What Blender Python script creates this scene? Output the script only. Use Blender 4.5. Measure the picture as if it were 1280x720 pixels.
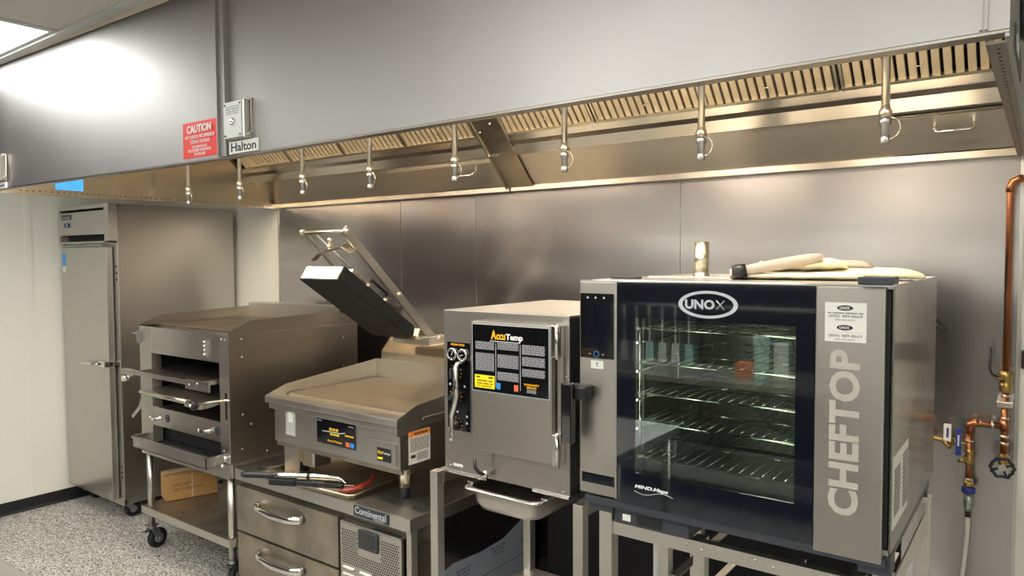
import bpy, bmesh, math, random
from mathutils import Vector, Matrix
random.seed(4)
for o in list(bpy.data.objects): bpy.data.objects.remove(o)
SC = bpy.context.scene
COL = SC.collection
# ---------------------------------------------------------------- camera, world, light, exposure
CAMLOC = Vector((0, 0, 1.75))
YAW, PITCH, ROLL, FPX = math.radians(36.58), math.radians(2.497), math.radians(.279), 899.
cd = bpy.data.cameras.new('camera'); cam = bpy.data.objects.new('camera', cd); COL.objects.link(cam)
fw = Vector((-math.sin(YAW)*math.cos(PITCH), math.cos(YAW)*math.cos(PITCH), -math.sin(PITCH)))
rt = Vector((math.cos(YAW), math.sin(YAW), 0)); dn = fw.cross(rt)
r2 = math.cos(ROLL)*rt + math.sin(ROLL)*dn; d2 = -math.sin(ROLL)*rt + math.cos(ROLL)*dn
cam.matrix_world = Matrix((( r2.x, -d2.x, -fw.x, 0), (r2.y, -d2.y, -fw.y, 0), (r2.z, -d2.z, -fw.z, CAMLOC.z), (0, 0, 0, 1)))
cd.sensor_width = 36; cd.lens = 36*FPX/1280; cd.clip_start = .02; cd.clip_end = 60
SC.camera = cam
w = bpy.data.worlds.new('world'); SC.world = w; w.use_nodes = True
w.node_tree.nodes['Background'].inputs[0].default_value = (.75, .78, .8, 1)
w.node_tree.nodes['Background'].inputs[1].default_value = .3
SC.view_settings.view_transform = 'Standard'; SC.view_settings.look = 'None'
SC.view_settings.gamma = 1; SC.view_settings.exposure = 0.56
SC.view_settings.use_curve_mapping = False
TROFFER_E, HOODLAMP_E, OVENLAMP_E = 7.5, 60., 15.
# ---------------------------------------------------------------- materials
def lin(h):
    c = [int(h[i:i+2], 16)/255 for i in (0, 2, 4)]
    return tuple(((v+.055)/1.055)**2.4 if v > .04045 else v/12.92 for v in c) + (1,)
def newmat(name):
    m = bpy.data.materials.new(name); m.use_nodes = True
    return m, m.node_tree.nodes, m.node_tree.links, m.node_tree.nodes['Principled BSDF']
def plain(name, h, rough=.5, metal=0., noise=0., scale=40., bump=0., coat=0.):
    m, N, L, b = newmat(name); c = lin(h)
    b.inputs['Base Color'].default_value = c; b.inputs['Roughness'].default_value = rough; b.inputs['Metallic'].default_value = metal
    b.inputs['Coat Weight'].default_value = coat
    tc = N.new('ShaderNodeTexCoord'); t = N.new('ShaderNodeTexNoise'); t.inputs['Scale'].default_value = scale; t.inputs['Detail'].default_value = 4
    L.new(tc.outputs['Object'], t.inputs['Vector'])
    mr = N.new('ShaderNodeMapRange'); mr.inputs[3].default_value = 1-noise-.03; mr.inputs[4].default_value = 1+noise+.03
    L.new(t.outputs['Fac'], mr.inputs[0])
    mx = N.new('ShaderNodeVectorMath'); mx.operation = 'SCALE'; mx.inputs[0].default_value = c[:3]
    L.new(mr.outputs[0], mx.inputs['Scale']); L.new(mx.outputs[0], b.inputs['Base Color'])
    if bump:
        bp = N.new('ShaderNodeBump'); bp.inputs['Strength'].default_value = bump; bp.inputs['Distance'].default_value = .002
        L.new(t.outputs['Fac'], bp.inputs['Height']); L.new(bp.outputs[0], b.inputs['Normal'])
    return m
def steel(name, h='A9A59D', rough=.28, grain='x', wave=0., wscale=1.5, smudge=.12, streak=.1, aniso=.55):
    m, N, L, b = newmat(name); c = lin(h); b.inputs['Metallic'].default_value = 1
    tc = N.new('ShaderNodeTexCoord')
    mp = N.new('ShaderNodeMapping'); s = {'x': (1.5, 90, 130), 'z': (130, 130, 1.5), 'y': (130, 1.5, 130)}[grain]
    mp.inputs['Scale'].default_value = s; L.new(tc.outputs['Object'], mp.inputs[0])
    g = N.new('ShaderNodeTexNoise'); g.inputs['Scale'].default_value = 1; g.inputs['Detail'].default_value = 3; L.new(mp.outputs[0], g.inputs['Vector'])
    k = N.new('ShaderNodeTexNoise'); k.inputs['Scale'].default_value = 4.5; k.inputs['Detail'].default_value = 2; L.new(tc.outputs['Object'], k.inputs['Vector'])
    r1 = N.new('ShaderNodeMapRange'); r1.inputs[3].default_value = rough-streak*.5; r1.inputs[4].default_value = rough+streak*.5; L.new(g.outputs['Fac'], r1.inputs[0])
    r2_ = N.new('ShaderNodeMapRange'); r2_.inputs[1].default_value = .25; r2_.inputs[2].default_value = .8; r2_.inputs[3].default_value = 0; r2_.inputs[4].default_value = smudge; L.new(k.outputs['Fac'], r2_.inputs[0])
    ad = N.new('ShaderNodeMath'); ad.operation = 'ADD'; L.new(r1.outputs[0], ad.inputs[0]); L.new(r2_.outputs[0], ad.inputs[1]); L.new(ad.outputs[0], b.inputs['Roughness'])
    mr = N.new('ShaderNodeMapRange'); mr.inputs[3].default_value = .97; mr.inputs[4].default_value = 1.02; L.new(g.outputs['Fac'], mr.inputs[0])
    mx = N.new('ShaderNodeVectorMath'); mx.operation = 'SCALE'; mx.inputs[0].default_value = c[:3]; L.new(mr.outputs[0], mx.inputs['Scale']); L.new(mx.outputs[0], b.inputs['Base Color'])
    # brushed metal: reflections stretch across the grain
    b.inputs['Anisotropic'].default_value = aniso
    tv = N.new('ShaderNodeCombineXYZ')
    for q, v in enumerate((.02, .3, 1) if grain == 'x' else (1, .3, .02)): tv.inputs[q].default_value = v
    L.new(tv.outputs[0], b.inputs['Tangent'])
    return m
def emit(name, h, e):
    m, N, L, b = newmat(name); b.inputs['Base Color'].default_value = (0, 0, 0, 1); b.inputs['Emission Color'].default_value = lin(h); b.inputs['Emission Strength'].default_value = e
    return m
def greek(name, fg, bgc, row=.0042, wd=.009):
    m, N, L, b = newmat(name); b.inputs['Roughness'].default_value = .35
    tc = N.new('ShaderNodeTexCoord'); sp = N.new('ShaderNodeSeparateXYZ'); L.new(tc.outputs['Object'], sp.inputs[0])
    sm = N.new('ShaderNodeMath'); sm.operation = 'ADD'; L.new(sp.outputs[0], sm.inputs[0]); L.new(sp.outputs[1], sm.inputs[1])
    cb = N.new('ShaderNodeCombineXYZ'); L.new(sm.outputs[0], cb.inputs[0]); L.new(sp.outputs[2], cb.inputs[1])
    br = N.new('ShaderNodeTexBrick'); L.new(cb.outputs[0], br.inputs['Vector']); br.offset = .37; br.offset_frequency = 3; br.squash = 1.7; br.squash_frequency = 2
    br.inputs['Color1'].default_value = lin(fg); br.inputs['Color2'].default_value = lin(fg); br.inputs['Mortar'].default_value = lin(bgc)
    br.inputs['Scale'].default_value = 1; br.inputs['Brick Width'].default_value = wd; br.inputs['Row Height'].default_value = row; br.inputs['Mortar Size'].default_value = row*.22; br.inputs['Mortar Smooth'].default_value = 0
    L.new(br.outputs['Color'], b.inputs['Base Color'])
    return m
def film_mat():
    m, N, L, b = newmat('protective_film'); b.inputs['Base Color'].default_value = lin('9BA6B4'); b.inputs['Roughness'].default_value = .3; b.inputs['Metallic'].default_value = .35
    return m
def floor_mat():
    m, N, L, b = newmat('speckled_floor'); b.inputs['Roughness'].default_value = .45
    tc = N.new('ShaderNodeTexCoord'); v = N.new('ShaderNodeTexVoronoi'); v.inputs['Scale'].default_value = 185; L.new(tc.outputs['Object'], v.inputs['Vector'])
    sp = N.new('ShaderNodeSeparateColor'); L.new(v.outputs['Color'], sp.inputs[0])
    cr = N.new('ShaderNodeValToRGB'); cr.color_ramp.interpolation = 'CONSTANT'; L.new(sp.outputs[0], cr.inputs[0])
    e = cr.color_ramp.elements; e[0].position = 0; e[0].color = lin('2A2A2A'); e[1].position = .17; e[1].color = lin('8C8A86')
    for p, h in ((.34, 'C2BFB8'), (.58, '5A5A5A'), (.70, 'D8D4CB'), (.86, '9A9184'), (.95, 'E5E2DC')):
        q = e.new(p); q.color = lin(h)
    L.new(cr.outputs[0], b.inputs['Base Color'])
    bp = N.new('ShaderNodeBump'); bp.inputs['Strength'].default_value = .3; bp.inputs['Distance'].default_value = .001; L.new(v.outputs['Distance'], bp.inputs['Height']); L.new(bp.outputs[0], b.inputs['Normal'])
    return m
def glass_mat():
    m = bpy.data.materials.new('door_glass'); m.use_nodes = True; N = m.node_tree.nodes; L = m.node_tree.links; N.clear()
    out = N.new('ShaderNodeOutputMaterial'); mx = N.new('ShaderNodeMixShader'); fr = N.new('ShaderNodeFresnel'); fr.inputs[0].default_value = 1.9
    tr = N.new('ShaderNodeBsdfTransparent'); tr.inputs[0].default_value = (.72, .78, .76, 1); gl = N.new('ShaderNodeBsdfGlossy'); gl.inputs['Roughness'].default_value = .01; gl.inputs[0].default_value = (.9, .95, 1, 1)
    L.new(fr.outputs[0], mx.inputs[0]); L.new(tr.outputs[0], mx.inputs[1]); L.new(gl.outputs[0], mx.inputs[2]); L.new(mx.outputs[0], out.inputs[0])
    return m
def wear_mat(name, a, bb, rough, metal):
    m, N, L, b = newmat(name); b.inputs['Roughness'].default_value = rough; b.inputs['Metallic'].default_value = metal
    tc = N.new('ShaderNodeTexCoord'); t = N.new('ShaderNodeTexNoise'); t.inputs['Scale'].default_value = 6; t.inputs['Detail'].default_value = 8; L.new(tc.outputs['Object'], t.inputs['Vector'])
    cr = N.new('ShaderNodeValToRGB'); L.new(t.outputs['Fac'], cr.inputs[0]); e = cr.color_ramp.elements; e[0].position = .35; e[0].color = lin(a); e[1].position = .68; e[1].color = lin(bb)
    L.new(cr.outputs[0], b.inputs['Base Color'])
    return m
M = dict(
 wallsteel=steel('wall_steel', 'AEAAA8', .215, 'x', .008, 1.3, .03, .0, .4),
 hood=steel('hood_steel', 'ADAAA8', .43, 'x', .003, 1.2, .05, .04, .5),
 hoodpanel=steel('hood_panel_steel', 'DDD5C6', .32, 'x', .003, 2.0, .03, .02, .75),
 hoodin=steel('hood_inner_steel', 'C9C1B2', .21, 'x', .003, 2.0, .03, .02),
 steelz=steel('steel_vertical_grain', 'C6C3BC', .30, 'z', .002, 1.5, .10, .02),
 steelx=steel('steel_horizontal_grain', 'C4C1BB', .30, 'x', .001, 2., .10, .02),
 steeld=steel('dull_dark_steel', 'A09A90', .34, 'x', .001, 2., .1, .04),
 steell=steel('pale_satin_steel', 'D0CCC3', .33, 'z', 0, 1, .1, .04),
 griddle=steel('griddle_plate', 'B0A48E', .36, 'x', 0, 2., .15),
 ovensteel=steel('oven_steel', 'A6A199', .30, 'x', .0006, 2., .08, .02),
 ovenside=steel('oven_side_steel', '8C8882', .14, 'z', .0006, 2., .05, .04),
 brass=plain('brass', 'A98C55', .32, 1), copper=plain('copper', 'A0694A', .32, 1, .25, 14), solder=plain('solder_silver', 'C9C3B6', .35, 1),
 chrome=plain('chrome', 'D9D8D4', .1, 1), nickel=plain('nickel', 'D3CBB8', .3, 1), zinc=plain('zinc', 'A8A9A8', .35, 1, .1),
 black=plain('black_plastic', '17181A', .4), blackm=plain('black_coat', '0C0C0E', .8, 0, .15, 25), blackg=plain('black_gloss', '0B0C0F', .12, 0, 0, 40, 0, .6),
 navy=plain('navy_glass_print', '0E131C', .06, 0, 0, 40, 0, .8), charcoal=plain('charcoal_plastic', '31353B', .45), rubber=plain('rubber', '141414', .6),
 white=plain('white_wall_panel', 'D9D8CE', .38, 0, .01, 3, .05), ceil=plain('ceiling_tile', 'C6C4BC', .85, 0, .02, 150, .3), tbar=plain('ceiling_grid', 'BDBDBA', .5),
 maroon=plain('dark_reflected_wall', '33242A', .5), cabinet=plain('dark_cabinet', '35322F', .5), baffle=plain('lamp_tinted_baffle', 'D6C6A6', .45, .7, .05, 30),  # baffle colour holds the warm tint of the hood lamps
 base=plain('black_cove_base', '14151A', .45), red=plain('red_sign', 'E8392C', .4), paper=plain('white_label', 'DDDCD4', .5), signplate=plain('pale_plate', 'C9CAC6', .4, .3),
 ink=plain('dark_ink', '22242C', .5), greyink=plain('grey_ink', '6C6D6F', .5), whiteink=plain('white_ink', 'E9EAE8', .45), silverink=plain('silver_ink', 'B9BEC4', .4),
 etched=plain('etched_letters', 'B7B2A6', .5, .3), yellow=plain('yellow_label', 'F2DB12', .45), gold=plain('gold_ink', 'F0B41C', .45), orange=plain('orange_label', 'F08A2C', .5),
 blue=plain('blue_film', '2F8EE6', .35), navyblue=plain('blue_handle', '1D2F7A', .4), card=plain('cardboard', 'B98C54', .8, 0, .1, 30, .1), cardink=plain('box_print', '6A4A2A', .8),
 redsil=plain('red_silicone', '8A3322', .4), terry=plain('cream_terry', 'E8DFC0', .95, 0, .08, 120, 1.), terry2=plain('grey_canvas', 'B7AA9A', .95, 0, .06, 160, .5),
 hose=plain('white_hose', 'D5D4CD', .45), brownplate=wear_mat('seasoned_plate', '5B4A3C', '9A8870', .32, .9), dirt=wear_mat('stained_steel', '8F887C', 'B3A998', .4, .9),
 tape=plain('pale_tape', 'C7C1AE', .5), dark=plain('dark_void', '0A0A0A', .8), pinkbox=plain('salmon_box', 'D8663F', .6), teal=plain('pale_teal_plastic', 'A9C7BE', .4),
 film=film_mat(), floor=floor_mat(), glass=glass_mat(), micro=greek('micro_print_grey', 'A7A9AF', '15161C', .0048, .011), microw=greek('micro_print_black', '4A4A48', 'DEDCD2', .006, .016),
 microy=greek('micro_print_yellow', '8A7A10', 'F2DB12', .010, .03), microg=greek('micro_print_pale', '8E8F90', 'C9CAC6', .008, .02), microd=greek('micro_print_side', '3C3C3A', '9C9A92', .011, .06),
 troffer=emit('troffer_light', 'FAFBF8', TROFFER_E), hoodlamp=emit('hood_lamp_light', 'FFEFDA', HOODLAMP_E), ovenlamp=emit('oven_lamp_light', 'FFF3D8', OVENLAMP_E),
 plastic_film=plain('torn_clear_film', 'AEB4BA', .25),
)
# ---------------------------------------------------------------- geometry helpers
class G:
    def __init__(s): s.bm = bmesh.new()
    def _tag(s, fs, smooth):
        for f in fs: f.smooth = smooth
    def box(s, x0, x1, y0, y1, z0, z1, b=0., seg=2):
        vs = [s.bm.verts.new((x, y, z)) for x in (x0, x1) for y in (y0, y1) for z in (z0, z1)]
        fs = [s.bm.faces.new([vs[i] for i in q]) for q in ((0, 1, 3, 2), (4, 6, 7, 5), (0, 4, 5, 1), (2, 3, 7, 6), (0, 2, 6, 4), (1, 5, 7, 3))]
        if b:
            es = list({e for f in fs for e in f.edges})
            bmesh.ops.bevel(s.bm, geom=es, offset=b, segments=seg, affect='EDGES', profile=.6)
        return s
    def ext(s, poly, ax, a0, a1, b=0.):
        """poly: points in the two other axes (x:(y,z), y:(x,z), z:(x,y)), extruded along ax"""
        P = {'x': lambda p, a: (a, p[0], p[1]), 'y': lambda p, a: (p[0], a, p[1]), 'z': lambda p, a: (p[0], p[1], a)}[ax]
        A = [s.bm.verts.new(P(p, a0)) for p in poly]; B = [s.bm.verts.new(P(p, a1)) for p in poly]; n = len(poly)
        fs = [s.bm.faces.new(A), s.bm.faces.new(B[::-1])] + [s.bm.faces.new((A[i], B[i], B[(i+1) % n], A[(i+1) % n])) for i in range(n)]
        if b:
            bmesh.ops.recalc_face_normals(s.bm, faces=fs)
            bmesh.ops.bevel(s.bm, geom=list({e for f in fs for e in f.edges}), offset=b, segments=2, affect='EDGES')
        return s
    def plate(s, pts, ax, a0, t):
        """thin strips along ax following an open polyline of points, thickness t"""
        for p, q in zip(pts[:-1], pts[1:]):
            d = Vector((q[0]-p[0], q[1]-p[1])); n = Vector((-d.y, d.x)).normalized()*t
            s.ext([p, q, (q[0]+n.x, q[1]+n.y), (p[0]+n.x, p[1]+n.y)], ax, *a0)
        return s
    def cyl(s, p0, p1, r, r2=None, n=16, caps=True):
        r2 = r if r2 is None else r2
        p0 = Vector(p0); p1 = Vector(p1); d = (p1-p0).normalized()
        a = d.cross(Vector((0, 0, 1)) if abs(d.z) < .9 else Vector((1, 0, 0))).normalized(); c = d.cross(a)
        R = lambda p, rr: [s.bm.verts.new(p+(a*math.cos(t)+c*math.sin(t))*rr) for t in (2*math.pi*i/n for i in range(n))]
        A, B = R(p0, r), R(p1, r2)
        for i in range(n): s.bm.faces.new((A[i], A[(i+1) % n], B[(i+1) % n], B[i])).smooth = True
        if caps: s.bm.faces.new(A[::-1]); s.bm.faces.new(B)
        return s
    def lathe(s, prof, p0, d, n=16):
        p0 = Vector(p0); d = Vector(d).normalized(); a = d.cross(Vector((0, 0, 1)) if abs(d.z) < .9 else Vector((1, 0, 0))).normalized(); c = d.cross(a); rs = []
        for r, h in prof: rs.append([s.bm.verts.new(p0+d*h+(a*math.cos(t)+c*math.sin(t))*max(r, 1e-4)) for t in (2*math.pi*i/n for i in range(n))])
        for A, B in zip(rs[:-1], rs[1:]):
            for i in range(n): s.bm.faces.new((A[i], A[(i+1) % n], B[(i+1) % n], B[i])).smooth = True
        s.bm.faces.new(rs[0][::-1]); s.bm.faces.new(rs[-1])
        return s
    def tube(s, pts, r, n=10, closed=False, flat=1.):
        pts = [Vector(p) for p in pts]; m = len(pts); rings = []; a = None
        for i, p in enumerate(pts):
            if closed: d = pts[(i+1) % m]-pts[i-1]
            else: d = pts[min(i+1, m-1)]-pts[max(i-1, 0)]
            d.normalize()
            if a is None: a = d.cross(Vector((0, 0, 1)) if abs(d.z) < .9 else Vector((1, 0, 0)))
            a = (a-d*a.dot(d)).normalized(); c = d.cross(a)
            rr = r[i] if isinstance(r, (list, tuple)) else r
            rings.append([s.bm.verts.new(p+(a*math.cos(t)+c*math.sin(t)*flat)*rr) for t in (2*math.pi*k/n for k in range(n))])
        for i in range(m if closed else m-1):
            A, B = rings[i], rings[(i+1) % m]
            for k in range(n): s.bm.faces.new((A[k], A[(k+1) % n], B[(k+1) % n], B[k])).smooth = True
        if not closed: s.bm.faces.new(rings[0][::-1]); s.bm.faces.new(rings[-1])
        return s
    def sph(s, c, r, n=12, sc=(1, 1, 1)):
        res = bmesh.ops.create_uvsphere(s.bm, u_segments=n, v_segments=max(6, n*2//3), radius=r)
        for v in res['verts']: v.co = Vector((v.co.x*sc[0], v.co.y*sc[1], v.co.z*sc[2]))+Vector(c)
        for f in {f for v in res['verts'] for f in v.link_faces}: f.smooth = True
        return s
    def build(s, name, mat, parent=None, origin=None, frame=None, kind=None, label=None):
        bmesh.ops.recalc_face_normals(s.bm, faces=s.bm.faces[:])
        me = bpy.data.meshes.new(name)
        if parent is not None:
            off = Vector(parent['_o'])
        else:
            co = [v.co for v in s.bm.verts]
            off = Vector(origin) if origin is not None else Vector((sum((min(c[i] for c in co), max(c[i] for c in co)))/2 if i < 2 else min(c[2] for c in co) for i in range(3)))
        if frame is not None: s.bm.transform(frame)
        s.bm.transform(Matrix.Translation(-off))
        s.bm.to_mesh(me); s.bm.free(); me.materials.append(mat if not isinstance(mat, str) else M[mat])
        o = bpy.data.objects.new(name, me); COL.objects.link(o)
        if parent is not None: o.parent = parent
        else: o.location = off
        o['_o'] = tuple(off)
        if kind: o['kind'] = kind
        if label: o['label'] = label
        return o
def thing(name, label, cat, loc, group=None):
    o = bpy.data.objects.new(name, None); COL.objects.link(o); o.location = loc; o['_o'] = tuple(loc); o.empty_display_size = .05
    o['label'] = label; o['category'] = cat
    if group: o['group'] = group
    return o
def tag(o, label, cat, group=None):
    o['label'] = label; o['category'] = cat
    if group: o['group'] = group
    return o
def struct(o): o['kind'] = 'structure'; return o
def bx(name, mat, parent, *a, b=0., **k): return G().box(*a, b=b).build(name, mat, parent, **k)
def text(body, mat, parent, u0, u1, v0, v1, w, plane='-y', rot=False, name='lettering', weight=.0, depth=.0006, shear=0.):
    """flat lettering fitted to the rectangle u0..u1 by v0..v1; plane '-y': u = x, v = z at y = w; plane '+x': u = y, v = z at x = w"""
    cu = bpy.data.curves.new('t', 'FONT'); cu.body = body; cu.extrude = .02; cu.offset = weight; cu.resolution_u = 3; cu.align_x = 'CENTER'; cu.space_line = .95; cu.shear = shear
    to = bpy.data.objects.new('t', cu); COL.objects.link(to)
    dg = bpy.context.evaluated_depsgraph_get(); me = bpy.data.meshes.new_from_object(to.evaluated_get(dg)); bpy.data.objects.remove(to); bpy.data.curves.remove(cu)
    g = G(); g.bm.from_mesh(me); bpy.data.meshes.remove(me)
    if rot:
        for v in g.bm.verts: v.co = Vector((-v.co.y, v.co.x, v.co.z))
    xs = [v.co.x for v in g.bm.verts]; ys = [v.co.y for v in g.bm.verts]; a, b_, c, d = min(xs), max(xs), min(ys), max(ys)
    for v in g.bm.verts:
        u = u0+(v.co.x-a)/(b_-a)*(u1-u0); q = v0+(v.co.y-c)/(d-c)*(v1-v0); t = (v.co.z+.02)/.04*depth
        v.co = Vector((u, w-t, q)) if plane == '-y' else Vector((w+t, u, q))
    return g.build(name, mat, parent)
def arc(c, r, a0, a1, n, f): return [f(c, r*math.cos(math.radians(a0+(a1-a0)*i/n)), r*math.sin(math.radians(a0+(a1-a0)*i/n))) for i in range(n+1)]
def rivets(parent, pts, ax, r=.005, mat='solder', name='rivet'):
    for p in pts:
        d = {'x': (1, 0, 0), '-y': (0, -1, 0)}[ax]
        G().lathe([(r, 0), (r*.9, .002), (r*.5, .0035)], p, d, 8).build(name, mat, parent)
# ================================================================ SETTING
YW, ZC, XL, XR, YB = 3.13, 2.72, -5.66, 2.2, -3.0
struct(bx('floor', 'floor', None, XL-.1, XR+.1, YB-.1, YW+.1, -.1, 0))
wb = struct(bx('wall_back', 'white', None, XL-.1, XR+.1, YW, YW+.1, 0, ZC+.1))
def sheet(name, mat, parent, x0, x1, y, z0, z1, amp, yb=None):
    """thin metal sheet facing -y, with the slight waviness of real sheet metal; yb: y at the right end"""
    g = G(); nx = max(2, int((x1-x0)/.05)); nz = max(2, int((z1-z0)/.05)); yb = y if yb is None else yb; P = []
    for i in range(nx+1):
        x = x0+(x1-x0)*i/nx; row = []
        for k in range(nz+1):
            z = z0+(z1-z0)*k/nz
            h = amp*(math.sin(z*11+1.1*math.sin(x*2.3)+x*.8)+.6*math.sin(x*5.1+z*2.2)+.4*math.sin(z*23+x*3.1))
            row.append(g.bm.verts.new((x, y+(yb-y)*i/nx+h, z)))
        P.append(row)
    for i in range(nx):
        for k in range(nz): g.bm.faces.new((P[i][k], P[i+1][k], P[i+1][k+1], P[i][k+1])).smooth = True
    B = [P[i][0] for i in range(nx+1)]+[P[nx][k] for k in range(1, nz+1)]+[P[i][nz] for i in range(nx-1, -1, -1)]+[P[0][k] for k in range(nz-1, 0, -1)]
    Q = [g.bm.verts.new((v.co.x, v.co.y+.008, v.co.z)) for v in B]; B = [g.bm.verts.new(v.co) for v in B]
    for i in range(len(B)): g.bm.faces.new((B[i], B[(i+1) % len(B)], Q[(i+1) % len(B)], Q[i]))
    g.bm.faces.new(Q)
    return g.build(name, mat, parent)
for x0, x1 in ((-4.375, -3.162), (-3.158, -2.57), (-2.566, -1.354), (-1.350, -.078)):
    sheet('steel_panel', 'wallsteel', wb, x0, x1, YW-.007, .004, 2.6, .0017)
bx('edge_trim', 'steelz', wb, -.078, -.066, YW-.010, YW, .004, 2.6)
bx('edge_trim', 'steelz', wb, -4.385, -4.375, YW-.009, YW, .004, 2.6)
struct(bx('shade_sheet', 'blackm', None, -2.08, -.43, YW-.022, YW-.010, .0, .93, b=.001))  # added black sheet standing in for the deep shade behind the stands
wl = struct(bx('wall_left', 'white', None, XL-.1, XL, 1.2, YW, 0, ZC+.1))
wl2 = struct(bx('wall_left_rear', 'maroon', None, XL-.1, XL, YB-.1, 1.2, 0, ZC+.1))  # unseen stretch of wall, made dark to darken the hood face reflection
for y in (1.22, 2.01):
    bx('panel_strip', 'white', wl, XL, XL+.004, y-.02, y+.02, .1, ZC)
struct(bx('wall_right', 'white', None, XR, XR+.1, YB-.1, YW, 0, ZC+.1))
struct(bx('wall_rear', 'white', None, XL, XR, YB-.1, YB, 0, ZC+.1))
struct(G().ext([(XL, 0), (XL+.012, .004), (XL+.006, .02), (XL+.005, .088), (XL, .09)], 'y', YB, YW).build('baseboard_left', 'base'))
struct(G().ext([(YW, 0), (YW-.012, .004), (YW-.007, .02), (YW-.006, .088), (YW, .09)], 'x', XL+.02, -4.39).build('baseboard_back', 'base'))
# ceiling: slab, grid bars and tiles, lights laid into the grid
cl = struct(bx('ceiling', 'ceil', None, XL-.1, XR+.1, YB-.1, YW+.1, ZC+.02, ZC+.12))
gx = [-3.41+1.22*k for k in range(-1, 5)]; gy = [1.36-.61*k for k in range(0, 8)]
for x in gx: bx('grid_bar', 'tbar', cl, x-.012, x+.012, YB, 1.36, ZC-.004, ZC+.02)
for y in gy: bx('grid_bar', 'tbar', cl, XL, XR, y-.012, y+.012, ZC-.003, ZC+.02)
cols = [XL]+gx+[XR]; tile = None
for i in range(len(cols)-1):
    for j in range(len(gy)-1):
        x0, x1, y0, y1 = cols[i]+.013, cols[i+1]-.013, gy[j+1]+.013, gy[j]-.013
        if (i, j) in ((1, 0), (3, 2), (5, 2), (1, 2), (1, 4), (1, 6), (2, 3), (4, 3), (3, 4), (5, 4), (3, 6), (5, 6), (2, 5), (4, 5)):
            t = thing('ceiling_light', '', 'light', ((x0+x1)/2, (y0+y1)/2, ZC), 'recessed ceiling lights')
            g = G().box(x0, x1, y0, y0+.02, ZC-.002, ZC+.01).box(x0, x1, y1-.02, y1, ZC-.002, ZC+.01).box(x0, x0+.02, y0+.02, y1-.02, ZC-.002, ZC+.01).box(x1-.02, x1, y0+.02, y1-.02, ZC-.002, ZC+.01)
            g.build('frame', 'tbar', t)
            bx('diffuser', 'troffer', t, x0+.02, x1-.02, y0+.02, y1-.02, ZC+.001, ZC+.01)
            if (i, j) == (1, 0): t['label'] = 'bright flat ceiling light at the top left corner, beside the hood'
            else: t['label'] = 'recessed ceiling light behind the camera, outside the picture'
        else: bx('ceiling_tile', 'ceil', cl, x0, x1, y0, y1, ZC+.003, ZC+.02)
struct(bx('trim_1', 'tbar', None, XL, -.054, 1.345, 1.384, ZC-.012, ZC+.018, b=.002))
# ================================================================ HOOD
XA, XJ, XE = -4.40, -2.30, -.054
def hood(x0, x1, yA, yB, label, first):
    cx = (x0+x1)/2
    H = thing('exhaust_hood', label, 'hood', (cx, 2.3, 2.1), 'two joined sections of the exhaust hood')
    sheet('front_panel', 'hood', H, x0, x1, yA, 2.107, ZC-.006, .0004, yB)
    f = G(); f.ext([(x0, yA+.002), (x1, yB+.002), (x1, yB+.038), (x0, yA+.038)], 'z', 2.102, 2.108); f.build('front_lip', 'steeld', H)
    f = G(); f.ext([(x0, yA+.034), (x1, yB+.034), (x1, yB+.038), (x0, yA+.038)], 'z', 2.108, 2.14); f.build('lip_return', 'hoodin', H)
    # top of the hood over the capture area
    bx('top_panel', 'hoodin', H, x0, x1, yB+.02, YW-.02, 2.69, 2.705)
    # rear profile: wall lip, lower panel, ledge, filter shelf
    a, c = x0+.005, x1-.005
    bx('wall_lip', 'hoodin', H, a, c, 3.085, 3.12, 2.096, 2.124, b=.002)
    G().plate([(3.088, 2.126), (2.946, 2.266)], 'x', (a, c), -.006).build('lower_panel', 'hoodpanel', H)
    G().plate([(2.946, 2.266), (2.930, 2.262), (2.905, 2.306)], 'x', (a, c), -.004).build('ledge', 'hoodin', H)
    G().plate([(2.905, 2.306), (2.878, 2.322)], 'x', (a, c), -.004).build('upper_ledge', 'hoodin', H)
    G().plate([(2.878, 2.322), (2.856, 2.352)], 'x', (a, c), -.004).build('filter_trim', 'hoodin', H)
    G().plate([(2.52, 2.69), (2.50, 2.66)], 'x', (a, c), -.004).build('filter_top_trim', 'hoodin', H)
    return H
HL = hood(XA, XJ, 1.387, 1.447, 'left section of the stainless hood, with the red caution sign on its face', 1)
HR = hood(XJ, XE, 1.447, 1.395, 'right section of the stainless hood, the longer bright face reaching the right corner', 0)
# end panels with perforated edges
bx('end_panel', 'hoodin', HL, XA, XA+.006, 1.41, YW-.03, 2.096, 2.70)
bx('edge_channel', 'hoodin', HL, XA+.006, XA+.046, 1.42, YW-.045, 2.094, 2.098)
bx('edge_strip', 'hoodin', HL, XA+.040, XA+.046, 1.42, YW-.045, 2.098, 2.128)
g = G()
for i in range(52): g.cyl((XA+.0455, 1.52+i*.030, 2.113), (XA+.0475, 1.52+i*.030, 2.113), .0035, n=8)
g.build('air_holes', 'dark', HL, kind='stuff')
bx('blue_tape', 'blue', HL, XA+.006, XA+.008, 1.70, 1.845, 2.128, 2.215, label='blue protective film left on the inner end panel')
g = G().ext([(1.40, 2.096), (1.40, 2.70), (YW-.03, 2.70), (YW-.03, 2.096)], 'x', XE-.006, XE); g.build('end_panel', 'hood', HR)
bx('edge_channel', 'steeld', HR, XE-.034, XE-.006, 1.43, YW-.045, 2.094, 2.098)
bx('edge_strip', 'hoodin', HR, XE-.034, XE-.029, 1.43, YW-.045, 2.098, 2.13)
g = G()
for i in range(50): g.cyl((XE-.018, 1.47+i*.031, 2.0935), (XE-.018, 1.47+i*.031, 2.095), .0028, n=8)
g.build('air_holes', 'dark', HR, kind='stuff')
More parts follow.
